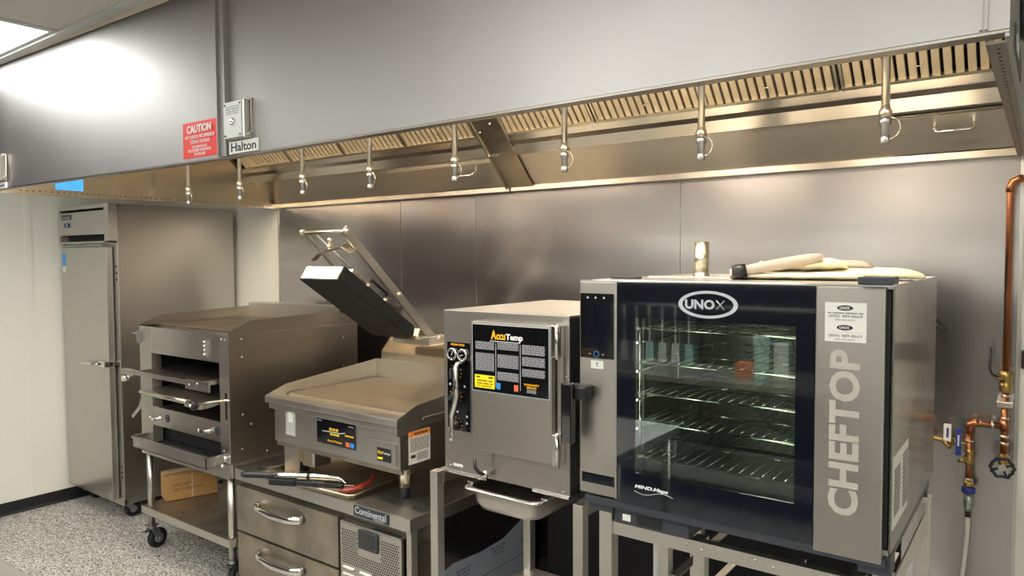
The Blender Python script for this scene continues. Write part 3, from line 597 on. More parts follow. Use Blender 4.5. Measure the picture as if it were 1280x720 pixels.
tag(bpy.data.objects['rubber_grip'], 'short black tool grip poking out at the left of the griddle foot', 'kitchen tool')
# ================================================================ GRIDDLE
GR = thing('flat_griddle', 'stainless flat-top griddle with raised clamshell, on the low refrigerated counter', 'griddle', (-2.68, 2.53, .651))
g0, g1, gf, gb = -3.155, -2.212, 2.150, 2.90
zt = 1.055
GB = bx('body', 'steelx', GR, g0+.03, g1-.006, gf+.035, gb, .825, 1.0, b=.003)
bx('right_side_panel', 'steeld', GR, g1-.006, g1-.001, gf+.02, gb, .824, 1.035, b=.001)
bx('bullnose', 'steelx', GR, g0+.004, g1+.002, gf-.004, gf+.05, 1.022, zt, b=.006)
bx('lower_moulding', 'steelx', GR, g0+.016, g1-.002, gf+.012, gf+.05, .992, 1.018, b=.003)
bx('front_gutter', 'steell', GR, g0+.012, g1-.012, gf+.05, gf+.13, 1.030, 1.040)
bx('cooking_plate', 'griddle', GR, g0+.012, g1-.012, gf+.13, gb-.01, 1.025, 1.052, b=.003)
G().ext([(gf, 1.025), (gf, zt), (gf+.125, 1.098), (gb, 1.155), (gb, 1.025)], 'x', g0, g0+.006, b=.001).build('left_splash', 'steell', GR)
G().ext([(gf, .98), (gf, zt), (gf+.125, 1.098), (gb, 1.155), (gb, 1.0), (gf+.14, 1.0), (gf+.10, .975)], 'x', g1-.006, g1, b=.001).build('right_splash', 'steelx', GR)
bx('rear_splash', 'steelx', GR, g0, g1, gb-.006, gb, 1.02, 1.158, b=.001)
bx('side_rail', 'steelx', GR, g1-.001, g1+.004, gf+.16, gb, 1.025, 1.037, b=.001)
bx('lower_fascia', 'dirt', GR, g0+.032, g1-.02, gf+.045, gf+.06, .800, .850, b=.003)
yF = gf+.035
s_ = bx('control_display', 'blackg', GB, -2.788, -2.515, yF-.003, yF, .868, .985, b=.001)
for k in range(3): bx('button', 'gold', s_, -2.695+k*.023, -2.678+k*.023, yF-.0045, yF-.003, .937, .949)
for k in range(3): bx('button', 'yellow', s_, -2.690+k*.023, -2.672+k*.023, yF-.0045, yF-.003, .915, .924)
G().tube([(-2.745, yF-.004, .928), (-2.69, yF-.004, .930), (-2.62, yF-.004, .930), (-2.585, yF-.004, .938)], .0028, 6).build('arc_mark', 'silverink', s_)
text('AccuTemp', 'gold', s_, -2.712, -2.608, .880, .893, yF-.003, weight=.03)
text('LOWER', 'silverink', s_, -2.784, -2.75, .972, .979, yF-.003); text('UPPER', 'silverink', s_, -2.56, -2.526, .968, .975, yF-.003)
bx('flag_sticker', 'pinkbox', s_, -2.580, -2.553, yF-.004, yF-.003, .876, .897); bx('energy_sticker', 'blue', s_, -2.548, -2.522, yF-.004, yF-.003, .876, .897); bx('notice_sticker', 'gold', s_, -2.585, -2.525, yF-.004, yF-.003, .923, .930)
d = bx('service_door', 'steelx', GB, -2.43, -2.245, yF-.012, yF, .838, .938, b=.003)
s_ = bx('badge', 'blackg', d, -2.36, -2.272, yF-.014, yF-.012, .852, .912, b=.001)
text('Accu', 'gold', s_, -2.355, -2.327, .884, .902, yF-.014, weight=.02); text('Temp', 'silverink', s_, -2.327, -2.277, .882, .897, yF-.014, weight=.02); bx('small_label', 'yellow', s_, -2.356, -2.325, yF-.0148, yF-.014, .860, .870)
s_ = bx('spec_plate', 'microg', GB, -3.03, -2.955, yF-.003, yF, .868, .998, b=.001); bx('white_sticker', 'paper', s_, -3.008, -2.972, yF-.004, yF-.003, .935, .985)
bx('yellow_tag', 'yellow', GR, -3.065, -3.02, gf+.05, gf+.056, .828, .850)
# warning label on right side
s_ = bx('warning_label', 'paper', GR, g1-.001, g1+.001, gf+.07, gf+.205, .842, .985)
bx('warning_band', 'orange', s_, g1+.001, g1+.0015, gf+.070, gf+.205, .962, .985)
text('WARNING', 'ink', s_, gf+.10, gf+.190, .967, .980, g1+.0015, plane='+x', weight=.03)
bx('fine_print', 'microw', s_, g1+.001, g1+.0014, gf+.078, gf+.197, .895, .955); bx('print_block', 'ink', s_, g1+.001, g1+.0015, gf+.082, gf+.110, .868, .882); bx('fine_print', 'microw', s_, g1+.001, g1+.0014, gf+.120, gf+.190, .852, .888)
# feet
for x, y in ((-2.335, 2.315), (-3.06, 2.315), (-2.335, 2.80), (-3.06, 2.80)):
    l = G().cyl((x, y, .70), (x, y, .83), .026, n=18).build('leg', 'nickel', GR)
    G().lathe([(.020, 0), (.023, .004), (.021, .05)], (x, y, .6505), (0, 0, 1), 16).build('foot', 'rubber', l)
g = G(); g.box(-3.105, -2.985, gf+.075, gf+.081, .655, .828, b=.001).box(-2.985, -2.885, gf+.085, gf+.20, .705, .822, b=.018, seg=3); g.build('left_foot_box', 'steelx', GR)
rivets(GR, [(-2.93, gf+.085, .785)], '-y', .006)
# rear riser
G().ext([(gb, .85), (gb, 1.202), (gb+.085, 1.292), (gb+.16, 1.292), (gb+.16, .85)], 'x', g0+.05, g1+.01, b=.002).build('rear_riser', 'hoodin', GR)
rivets(GR, [(-2.47, gb-.001, 1.18)], '-y', .006)
# clamshell: platen and lifting arms
cx0, cx1 = -2.935, -2.655
CS = bx('hinge_block', 'steelx', GR, cx0+.03, cx1+.03, 2.80, 2.93, 1.275, 1.325, b=.006)
G().ext([(2.74, 1.31), (2.86, 1.31), (2.86, 1.36), (2.78, 1.365)], 'x', cx0+.10, cx1-.02, b=.003).build('hinge_bracket', 'nickel', CS)
PL = [(2.213, 1.648), (2.691, 1.327), (2.716, 1.345), (2.720, 1.382), (2.708, 1.395), (2.258, 1.710)]
pl = G().ext(PL, 'x', cx0+.002, cx1, b=.004).build('upper_platen', 'blackm', GR)
d = Vector((.478, -.321)).normalized(); n = Vector((.321, .478)).normalized()
def pq(s, h): v = Vector((2.213, 1.648))+d*s+n*h; return (v.x, v.y)
G().ext([pq(-.005, -.004), pq(-.005, .068), pq(.030, .082), pq(.030, -.004)], 'x', cx0+.006, cx1-.006, b=.004).build('front_cap', 'steell', pl)
G().ext([pq(-.0055, .033), pq(-.0065, .036), pq(-.004, .036)], 'x', cx0+.006, cx1-.006).build('cap_seam', 'dark', pl)
G().ext([pq(-.002, -.006), pq(.565, -.006), pq(.565, .001), pq(-.002, .001)], 'x', cx0, cx1).build('platen_face', 'blackm', pl)
G().ext([pq(.06, .075), pq(.06, .096), pq(.13, .096), pq(.13, .075)], 'x', cx0+.14, cx1-.01, b=.002).build('front_bracket', 'nickel', pl)
# handle on platen side
hA, hB = pq(.20, .075), pq(.34, .075); hC, hD = pq(.21, .125), pq(.33, .125)
X = cx1-.035
G().tube([(X, *hA), (X, *hC), (X, *hD), (X, *hB)], .009, 10).build('handle', 'black', pl)
for h in (hA, hB):
    G().cyl((X, h[0], h[1]), (X, h[0]+n.x*.028, h[1]+n.y*.028), .012, n=12).build('handle_socket', 'solder', pl); G().cyl((X, h[0]-n.x*.006, h[1]-n.y*.006), (X, h[0]+n.x*.004, h[1]+n.y*.004), .0135, n=12).build('red_washer', 'redsil', pl)
# arms
tp, bt = Vector((2.251, 1.880)), Vector((2.862, 1.300)); ad = (bt-tp).normalized(); an = Vector((-ad.y, ad.x))
for xa, nm, w_ in ((cx1+.002, 'right_arm', .046), (cx0-.02, 'left_arm', .018)):
    g = G(); a_, b_ = tp-ad*.008, (bt if w_ > .02 else tp+ad*.40)
    g.ext([(a_.x-an.x*w_/2, a_.y-an.y*w_/2), (b_.x-an.x*w_/2, b_.y-an.y*w_/2), (b_.x+an.x*w_/2, b_.y+an.y*w_/2), (a_.x+an.x*w_/2, a_.y+an.y*w_/2)], 'x', xa, xa+.012, b=.002)
    g.build(nm, 'steelx', CS)
G().cyl((cx0-.035, tp.x+.004, tp.y-.006), (cx1+.020, tp.x+.004, tp.y-.006), .008, n=12).build('cross_bar', 'nickel', CS)
G().sph((cx0-.032, tp.x+.004, tp.y-.006), .016, 10).build('left_bar_end', 'nickel', CS); G().sph((cx1+.016, tp.x+.004, tp.y-.006), .018, 10).build('right_bar_end', 'nickel', CS)
mid = tp+ad*.47; G().sph((cx1+.018, mid.x, mid.y+.006), .013, 10).build('arm_bolt', 'nickel', CS)
G().cyl((cx1+.03, bt.x+.0, bt.y), (cx1+.03, bt.x+.03, bt.y+.035), .008, n=8).build('release_pin', 'solder', CS)
# knob linkage between the arms
mC = (cx0+.13, 2.30, 1.80)
g = G().sph((mC[0]-.01, mC[1], mC[2]+.035), .014, 10).cyl((mC[0]-.01, mC[1], mC[2]-.01), (mC[0]-.01, mC[1], mC[2]+.03), .010, n=10).sph((mC[0]-.012, mC[1], mC[2]+.004), .018, 10, (1, 1, .6)); g.build('adjuster_knob', 'nickel', CS)
g = G().ext([(0, 0), (.16, .02), (.16, .028), (0, .008)], 'y', -.012, .012); g.build('linkage_bar', 'nickel', CS, frame=Matrix.Translation((mC[0]-.04, mC[1], mC[2]-.022)))
g = G().box(0, .10, -.016, .016, -.003, .003, b=.001); g.build('linkage_plate', 'nickel', CS, frame=Matrix.Translation((mC[0]+.02, mC[1]+.02, mC[2]-.015)) @ Matrix.Rotation(.5, 4, 'X') @ Matrix.Rotation(-.45, 4, 'Y'))
g = G().ext([(0, 0), (.05, .032), (.115, .036), (.115, .042), (.047, .038), (0, .006)], 'y', -.015, .015); g.build('linkage_step', 'nickel', CS, frame=Matrix.Translation((mC[0]-.125, mC[1]-.01, mC[2]-.066)))
g = G().box(0, .075, -.02, .02, -.003, .003, b=.001); g.build('linkage_flag', 'nickel', CS, frame=Matrix.Translation((mC[0]+.09, mC[1], mC[2]+.004)) @ Matrix.Rotation(.35, 4, 'Y') @ Matrix.Rotation(.5, 4, 'X'))
G().tube([(cx0+.06, tp.x+.02, tp.y-.02), (cx0+.12, tp.x+.20, tp.y-.20), (cx0+.16, tp.x+.32, tp.y-.32)], .005, 6).build('spring_rod', 'steelx', CS)
# ================================================================ STEAMER + STAND
SS = thing('steamer_stand', 'open square-tube steel stand with undershelf under the boxy steamer', 'stand', (-1.51, 2.3, 0))
for x, y in ((-1.845, 1.962), (-1.215, 1.962), (-1.845, 2.56), (-1.215, 2.56)):
    l = bx('leg', 'steell', SS, x, x+.037, y, y+.037, .04, .948, b=.002)
    G().lathe([(.02, 0), (.022, .005), (.012, .01), (.012, .045)], (x+.0185, y+.0185, 0), (0, 0, 1), 12).build('foot', 'zinc', l)
bx('undershelf', 'steelx', SS, -1.84, -1.185, 1.97, 2.59, .335, .360, b=.002)
for x in (-1.82, -1.203): bx('side_rail', 'steelx', SS, x-.015, x+.015, 2.0, 2.56, .90, .948)
g = G(); g.box(-1.70, -1.26, 2.1, 2.56, .3605, .3625); g.build('shelf_film', 'film', SS, label='pale torn film lying on the undershelf')
for x in (-1.67, -1.345): bx('pan_slide', 'steelx', SS, x-.014, x+.012, 1.99, 2.50, .926, .930)
SM = thing('countertop_steamer', 'boxy single-door steamer with black instruction label, between griddle and oven', 'steamer', (-1.525, 2.35, .949))
s0, s1, sf = -1.802, -1.250, 2.0
bx('cabinet', 'steelz', SM, s0+.004, s1-.004, sf+.006, 2.71, .952, 1.546)
fp = G().box(s0, s1, sf, sf+.008, .952, 1.553, b=.002).build('front_panel', 'ovensteel', SM)
bx('top_cover', 'steelx', SM, s0, s1, sf+.002, 2.712, 1.546, 1.554, b=.002)
bx('right_side_panel', 'black', SM, s1-.004, s1, sf+.008, 2.71, .952, 1.545)
bx('bottom_lip', 'chrome', SM, s0, -1.60, sf-.006, sf+.01, .944, .954, b=.002); bx('bottom_lip', 'chrome', SM, -1.40, s1, sf-.006, sf+.01, .944, .954, b=.002)
dr = bx('door', 'ovensteel', SM, -1.640, -1.296, sf-.036, sf-.002, 1.060, 1.522, b=.004)
yd = sf-.036
lb = bx('instruction_label', 'blackg', dr, -1.632, -1.308, yd-.002, yd, 1.278, 1.512)
bx('label_border', 'silverink', dr, -1.635, -1.305, yd-.001, yd, 1.275, 1.515)
text('A', 'gold', lb, -1.548, -1.525, 1.463, 1.495, yd-.002, weight=.03); text('ccu', 'gold', lb, -1.525, -1.486, 1.463, 1.482, yd-.002, weight=.03); text('Temp', 'whiteink', lb, -1.484, -1.412, 1.458, 1.485, yd-.002, weight=.03)
bx('underline', 'silverink', lb, -1.552, -1.425, yd-.0026, yd-.002, 1.455, 1.458)
for x0, x1, z0, z1 in ((-1.618, -1.535, 1.425, 1.452), (-1.618, -1.535, 1.350, 1.412), (-1.520, -1.430, 1.428, 1.456), (-1.520, -1.430, 1.366, 1.412), (-1.520, -1.430, 1.322, 1.352), (-1.415, -1.322, 1.420, 1.452), (-1.415, -1.322, 1.380, 1.412), (-1.415, -1.322, 1.345, 1.372)):
    bx('fine_print', 'micro', lb, x0, x1, yd-.0026, yd-.002, z0, z1)
for x in (-1.5275, -1.4225): bx('divider', 'silverink', lb, x-.0008, x+.0008, yd-.0026, yd-.002, 1.295, 1.45)
yl = bx('yellow_notice', 'yellow', lb, -1.622, -1.533, yd-.0026, yd-.002, 1.288, 1.334); bx('notice_print', 'microy', yl, -1.612, -1.542, yd-.003, yd-.0026, 1.293, 1.318); bx('notice_heading', 'ink', yl, -1.614, -1.598, yd-.003, yd-.0026, 1.324, 1.329); bx('notice_heading', 'ink', yl, -1.560, -1.540, yd-.003, yd-.0026, 1.324, 1.329)
bx('energy_sticker', 'blue', lb, -1.524, -1.508, yd-.0026, yd-.002, 1.290, 1.312); bx('flag_sticker', 'pinkbox', lb, -1.449, -1.432, yd-.0026, yd-.002, 1.290, 1.312)
text('WARRANTY\nSERVICE', 'gold', lb, -1.408, -1.345, 1.305, 1.322, yd-.002, weight=.02); bx('fine_print', 'micro', lb, -1.395, -1.358, yd-.0026, yd-.002, 1.290, 1.302)
cp = bx('control_panel', 'blackg', SM, s0+.018, -1.676, sf-.003, sf, 1.108, 1.436, b=.001)
text('STEAM HOLD', 'gold', cp, -1.765, -1.70, 1.423, 1.431, sf-.003, weight=.02)
for x, a in ((-1.756, 20), (-1.706, 250)):
    ga = G().lathe([(.023, 0), (.024, .006), (.021, .010), (.019, .010), (.019, .006)], (x, sf-.003, 1.391), (0, -1, 0), 24).build('gauge', 'chrome', cp)
    G().cyl((x, sf-.009, 1.391), (x, sf-.0095, 1.391), .0188, n=20).build('gauge_face', 'blackg', ga)
    for k in range(9):
        th = math.radians(-40+k*32.5); G().box(-.0008, .0008, -.0003, 0, .013, .017).build('gauge_tick', 'whiteink', ga, frame=Matrix.Translation((x, sf-.0095, 1.391)) @ Matrix.Rotation(th, 4, 'Y'))
    G().box(-.001, .001, -.0006, 0, -.004, .014).build('needle', 'whiteink', ga, frame=Matrix.Translation((x, sf-.0096, 1.391)) @ Matrix.Rotation(math.radians(a), 4, 'Y'))
for z in (1.322, 1.236, 1.128):
    kn = G().lathe([(.020, 0), (.021, .004), (.017, .008), (.015, .022), (.013, .024)], (-1.744, sf-.003, z), (0, -1, 0), 20).build('knob', 'black', cp)
    G().box(-.004, .004, -.030, -.024, -.018, .018, b=.001).build('knob_rib', 'charcoal' if z > 1.2 else 'chrome', kn, frame=Matrix.Translation((-1.744, sf-.003, z)) @ Matrix.Rotation(math.radians(0 if z > 1.3 else 50), 4, 'Y'))
    for k in range(9):
        th = math.radians(-120+k*30); G().box(-.001, .001, -.0005, 0, .026, .030).build('dial_tick', 'gold', cp, frame=Matrix.Translation((-1.744, sf-.003, z)) @ Matrix.Rotation(th, 4, 'Y'))
for x, z in ((-1.77, 1.278), (-1.70, 1.275), (-1.765, 1.18), (-1.735, 1.178), (-1.69, 1.165), (-1.69, 1.14)): bx('indicator_mark', 'silverink', cp, x-.004, x+.004, sf-.0036, sf-.003, z-.004, z+.004)
G().tube([(-1.694, sf-.01, 1.368), (-1.694, sf-.052, 1.366), (-1.694, sf-.060, 1.350), (-1.694, sf-.058, 1.25), (-1.706, sf-.055, 1.21), (-1.722, sf-.052, 1.175), (-1.724, sf-.05, 1.095), (-1.723, sf-.052, 1.082)], [.008, .009, .0105, .0105, .010, .009, .0085, .009], 10, flat=.8).build('door_handle', 'chrome', dr)
for z0, z1 in ((1.42, 1.525), (1.060, 1.165)):
    h = bx('hinge', 'chrome', SM, -1.295, -1.268, sf-.042, sf, z0, z1, b=.003); G().cyl((-1.275, sf-.036, z0-.006), (-1.275, sf-.036, z1+.006), .008, n=10).build('hinge_pin', 'chrome', h)
bx('hinge_rail', 'steelz', SM, -1.292, -1.268, sf-.010, sf, 1.165, 1.42); rivets(SM, [(-1.262, sf, 1.352), (-1.262, sf, 1.272), (s0+.028, sf, .972), (-1.67+.02, sf, .975), (-1.36, sf, .965), (-1.275, sf, .965)], '-y', .004)
bx('serial_label', 'paper', fp, s0+.042, s0+.088, sf-.001, sf, .972, .982)
vv = G().lathe([(.012, 0), (.012, .02), (.016, .022), (.016, .034), (.010, .036)], (-1.590, sf, .975), (0, -1, 0), 12).build('drain_valve', 'chrome', SM)
G().tube([(-1.590, sf-.036, .978), (-1.600, sf-.046, .985), (-1.615, sf-.050, 1.0), (-1.617, sf-.050, 1.030)], [.006, .0065, .0065, .006], 8).build('valve_lever', 'black', vv)
t = thing('drain_pan', 'deep stainless pan hanging in slides under the steamer', 'pan', (-1.505, 2.2, .84))
g = G(); X0, X1, Y0, Y1 = -1.650, -1.355, 1.955, 2.44; R = .045
def rr(x0, x1, y0, y1, r, z, n=5):
    P = []
    for cx, cy_, a in ((x1-r, y1-r, 0), (x0+r, y1-r, 90), (x0+r, y0+r, 180), (x1-r, y0+r, 270)):
        for i in range(n+1): th = math.radians(a+90*i/n); P.append((cx+r*math.cos(th), cy_+r*math.sin(th), z))
    return P
rings = [rr(X0-.016, X1+.016, Y0-.016, Y1+.016, .03, .922), rr(X0-.016, X1+.016, Y0-.016, Y1+.016, .03, .925), rr(X0, X1, Y0, Y1, .04, .925), rr(X0+.008, X1-.008, Y0+.008, Y1-.008, .045, .87), rr(X0+.02, X1-.02, Y0+.018, Y1-.018, .05, .848), rr(X0+.045, X1-.045, Y0+.04, Y1-.04, .04, .838)]
V = [[g.bm.verts.new(p) for p in r_] for r_ in rings]
for A, B in zip(V[:-1], V[1:]):
    for i in range(len(A)): g.bm.faces.new((A[i], A[(i+1) % len(A)], B[(i+1) % len(A)], B[i])).smooth = True
g.bm.faces.new(V[-1]); g.build('pan_body', 'steelx', t)
G().tube(rr(X0-.016, X1+.016, Y0-.016, Y1+.016, .03, .922), .004, 6, closed=True).build('rim', 'chrome', t)
# ================================================================ OVEN STAND + OVEN
OS = thing('oven_stand', 'open stainless stand with tray runners under the large oven', 'stand', (-.65, 2.1, 0))
for x, y in ((-1.005, 1.765), (-.30, 1.765), (-1.005, 2.42), (-.30, 2.42)):
    l = bx('leg', 'steell', OS, x, x+.040, y, y+.040, .04, 1.03, b=.002); G().lathe([(.02, 0), (.022, .005), (.012, .01), (.012, .045)], (x+.02, y+.02, 0), (0, 0, 1), 12).build('foot', 'zinc', l)
    rivets(l, [(x+.04, y+.02, .975)], 'x', .005)
bx('front_rail', 'steell', OS, -.965, -.30, 1.772, 1.776, .968, 1.004); bx('rail_flange', 'steell', OS, -.965, -.30, 1.776, 1.800, 1.000, 1.004); bx('rear_rail', 'steelx', OS, -.965, -.30, 2.44, 2.444, .968, 1.004)
for x in (-1.0, -.266): bx('side_rail', 'steell', OS, x-.002, x+.002, 1.805, 2.42, .955, 1.004)
for x in (-.86, -.755, -.50, -.36): bx('runner_post', 'steell', OS, x, x+.032, 1.84, 1.872, .10, .985)
for z in (.85, .72, .59, .46): 
    for x in (-.83, -.36): bx('tray_runner', 'steelx', OS, x, x+.025, 1.86, 2.40, z, z+.004)
bx('bottom_shelf', 'steelx', OS, -.97, -.30, 1.80, 2.42, .10, .12)
rivets(OS, [(-.745, 1.772, .990), (-.703, 1.772, .984), (-.565, 1.772, .992), (-.52, 1.772, .984)], '-y', .005, 'solder', 'bolt')
OV = thing('combi_oven', 'large combi oven with dark glass door and vertical lettering, rightmost appliance', 'oven', (-.65, 2.1, 1.03))
o0, o1, of, ob = -1.046, -.262, 1.727, 2.50
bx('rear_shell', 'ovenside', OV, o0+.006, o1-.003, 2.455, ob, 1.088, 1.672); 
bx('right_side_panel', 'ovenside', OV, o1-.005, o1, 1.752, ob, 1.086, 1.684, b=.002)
bx('left_side_panel', 'black', OV, o0+.002, o0+.008, 1.752, ob, 1.086, 1.676)
bx('top_panel', 'steelx', OV, o0+.002, o1-.002, 1.745, ob, 1.674, 1.684, b=.002)
bx('floor_panel', 'steelx', OV, o0+.008, o1-.005, 1.752, ob, 1.082, 1.094)
LC = bx('control_column', 'ovensteel', OV, o0, -.932, of, of+.03, 1.087, 1.680, b=.003)
bx('column_body', 'black', OV, o0+.01, -.932, of+.03, 2.4, 1.10, 1.67)
s_ = bx('touch_screen', 'blackg', LC, o0+.004, -.938, of-.002, of+.001, 1.468, 1.648, b=.001)
bx('screen_glass', 'navy', s_, o0+.020, -.952, of-.003, of-.002, 1.492, 1.625)
for k, x in enumerate((-1.018, -.993, -.967)): G().lathe([(.0032, 0), (.0032, .0006)], (x, of-.003, 1.636), (0, -1, 0), 10).build('screen_icon', 'silverink', s_)
G().tube([(-.991+.008*math.cos(a*.3927), of-.0025, 1.480+.008*math.sin(a*.3927)) for a in range(16)], .0008, 4, closed=True).build('power_ring', 'blue', s_)
for x in (-1.012, -.970): bx('screen_mark', 'silverink', s_, x-.003, x+.003, of-.003, of-.002, 1.479, 1.481)
st = bx('hand_warning_sticker', 'paper', LC, -1.009, -.970, of-.001, of, 1.440, 1.462); text('Y', 'ink', st, -.994, -.985, 1.444, 1.458, of-.001)
bx('lower_vent_plate', 'navy', LC, o0+.008, -.936, of-.001, of+.001, 1.117, 1.145)
h = G().box(-1.072, -1.034, of-.062, of-.040, 1.232, 1.402, b=.006, seg=3).build('door_handle', 'blackg', LC); G().box(-1.060, -1.000, of-.045, of+.001, 1.355, 1.395, b=.008).build('handle_mount', 'black', h)
# glass door
DR = bx('door_frame', 'navy', OV, -.930, -.420, of+.002, of+.006, 1.080, 1.112)
g = G().box(-.930, -.420, of+.000, of+.006, 1.585, 1.680).box(-.930, -.876, of+.000, of+.006, 1.080, 1.585).box(-.462, -.420, of+.000, of+.006, 1.080, 1.585)
g.ext([(-.876, 1.080), (-.462, 1.080), (-.462, 1.168), (-.876, 1.168)], 'y', of, of+.006); g.build('printed_border', 'navy', DR)
bx('window_glass', 'glass', DR, -.877, -.461, of+.001, of+.004, 1.167, 1.586)
bx('inner_glass', 'glass', DR, -.885, -.450, of+.038, of+.041, 1.14, 1.60)
g = G().box(-.930, -.420, of+.006, of+.04, 1.662, 1.675).box(-.930, -.420, of+.006, of+.04, 1.082, 1.12).box(-.930, -.905, of+.006, of+.04, 1.12, 1.662).box(-.445, -.420, of+.006, of+.04, 1.12, 1.662); g.build('door_channel', 'black', DR)
bx('door_edge', 'steell', DR, -.932, -.929, of-.001, of+.02, 1.085, 1.680); bx('top_edge', 'chrome', OV, o0, o1, of, of+.03, 1.680, 1.685, b=.001)
bx('light_strip', 'ovenlamp', DR, -.442, -.430, of+.043, of+.050, 1.20, 1.57)
bx('light_strip', 'ovenlamp', DR, -.918, -.906, of+.043, of+.050, 1.20, 1.57)  # second strip, added to brighten the oven cavity
pts = [(-.675+.077*math.cos(i*math.pi/24), 1.628+.0345*math.sin(i*math.pi/24)) for i in range(48)]; ins = [(-.675+.066*math.cos(i*math.pi/24), 1.628+.0275*math.sin(i*math.pi/24)) for i in range(48)]
g = G()
for i in range(48):
    j = (i+1) % 48; g.bm.faces.new([g.bm.verts.new((p[0], of-.0006, p[1])) for p in (pts[i], pts[j], ins[j], ins[i])])
g.build('oval_ring', 'silverink', DR)
text('UNO', 'silverink', DR, -.734, -.657, 1.616, 1.640, of, weight=.035)
G().tube([(-.652, of-.0006, 1.617), (-.632, of-.0006, 1.639)], .0035, 6, flat=.3).tube([(-.652, of-.0006, 1.639), (-.632, of-.0006, 1.617)], .0035, 6, flat=.3).build('crossed_letter', 'silverink', DR)
G().tube([(-.651, of-.0022, 1.618), (-.633, of-.0022, 1.638)], .0016, 5, flat=.3).tube([(-.651, of-.0022, 1.638), (-.633, of-.0022, 1.618)], .0016, 5, flat=.3).build('crossed_letter_core', 'navy', DR)
text('MIND.Maps', 'whiteink', DR, -.874, -.778, 1.126, 1.138, of, weight=.03, shear=.2)
G().tube([(-.875+i*.0058, of-.0006, 1.120-.006*math.sin(i*.33)) for i in range(20)], .0006, 4).build('swoosh', 'whiteink', DR)
# right column with vertical name
RC = bx('right_column', 'ovensteel', OV, -.419, -.276, of, of+.03, 1.068, 1.680, b=.003); bx('column_body', 'black', OV, -.419, -.270, of+.03, 2.4, 1.10, 1.67)
text('CHEFTOP', 'etched', RC, -.388, -.324, 1.163, 1.538, of, rot=True, weight=.035)
st = bx('service_sticker', 'paper', RC, -.399, -.313, of-.001, of, 1.556, 1.644)
for z in (1.632, 1.588):
    G().lathe([(.001, 0), (.001, .0004)], (-.357, of-.001, z), (0, -1, 0), 8).build('dot', 'ink', st)
    g = G(); g.bm.faces.new([g.bm.verts.new((-.357+.017*math.cos(a*.3927), of-.0015, z+.0062*math.sin(a*.3927))) for a in range(16)]); g.build('oval_mark', 'ink', st)
    text('UNOX', 'paper', st, -.368, -.347, z-.003, z+.003, of-.0015, weight=.02); bx('fine_print', 'microw', st, -.393, -.319, of-.0014, of-.001, z-.0125, z-.0105)
    text('(800) 489-8669', 'greyink', st, -.391, -.321, z-.0235, z-.0150, of-.001); text('(800) 489-UNOX', 'greyink', st, -.378, -.336, z-.0290, z-.0255, of-.001)
# cavity
g = G().box(-.93, -.42, 2.40, 2.404, 1.10, 1.66).box(-.928, -.924, 1.77, 2.40, 1.10, 1.66).box(-.426, -.422, 1.77, 2.40, 1.10, 1.66).box(-.93, -.42, 1.77, 2.40, 1.648, 1.652); g.build('cavity', 'steelx', OV)
for x in (-.905, -.445):
    sg = G()
    for z in (1.19, 1.27, 1.35, 1.43, 1.51, 1.58): sg.tube([(x, 1.80, z), (x, 2.38, z)], .003, 6)
    for y in (1.82, 2.08, 2.36): sg.cyl((x, y, 1.12), (x, y, 1.62), .004, n=6)
    sg.build('rack_guide', 'chrome', OV)
for k, z in enumerate((1.19, 1.29, 1.37, 1.455, 1.55)):
    r_ = G().tube([(-.90, 1.80, z), (-.45, 1.80, z), (-.45, 2.36, z), (-.90, 2.36, z)], .0032, 6, closed=True).tube([(-.90, 1.99, z), (-.45, 1.99, z)], .0025, 6).tube([(-.90, 2.18, z), (-.45, 2.18, z)], .0025, 6).build('wire_rack', 'chrome', OV)
    g = G()
    for i in range(15): x = -.875+i*.0285; g.cyl((x, 1.80, z+.004), (x, 2.36, z+.004), .0016, n=5)
    g.build('rack_wires', 'chrome', r_)
for zc in (1.27, 1.50):
    f_ = G().tube([(-.66+.10*math.cos(i*.2618), 2.385, zc+.10*math.sin(i*.2618)) for i in range(24)], .003, 5, closed=True).tube([(-.66+.06*math.cos(i*.2618), 2.385, zc+.06*math.sin(i*.2618)) for i in range(24)], .0025, 5, closed=True).tube([(-.66+.08*math.cos(i*.2618), 2.385, zc+.08*math.sin(i*.2618)) for i in range(24)], .0025, 5, closed=True).build('fan_guard', 'chrome', OV)
    for i in range(8): a = i*math.pi/8; G().cyl((-.66-.1*math.cos(a), 2.383, zc-.1*math.sin(a)), (-.66+.1*math.cos(a), 2.383, zc+.1*math.sin(a)), .0018, n=5).build('guard_spoke', 'chrome', f_)
# top details
bx('top_hinge_cover', 'charcoal', OV, -.326, -.256, 1.690, 1.760, 1.686, 1.703, b=.003)
bx('top_ridge', 'steelx', OV, -.98, -.33, 2.02, 2.05, 1.684, 1.689, b=.001); bx('vent_cover', 'charcoal', OV, -1.02, -.94, 1.86, 1.90, 1.684, 1.690, b=.001)
ch = G().cyl((-.852, 2.13, 1.686), (-.852, 2.13, 1.792), .0225, n=24).build('exhaust_pipe', 'nickel', OV); G().lathe([(.045, 0), (.045, .003), (.026, .004), (.026, .012), (.0228, .014)], (-.852, 2.13, 1.684), (0, 0, 1), 20).build('pipe_collar', 'steelx', ch)
G().cyl((-.852, 2.13, 1.7915), (-.852, 2.13, 1.7930), .0195, n=20).build('pipe_bore', 'dark', ch)
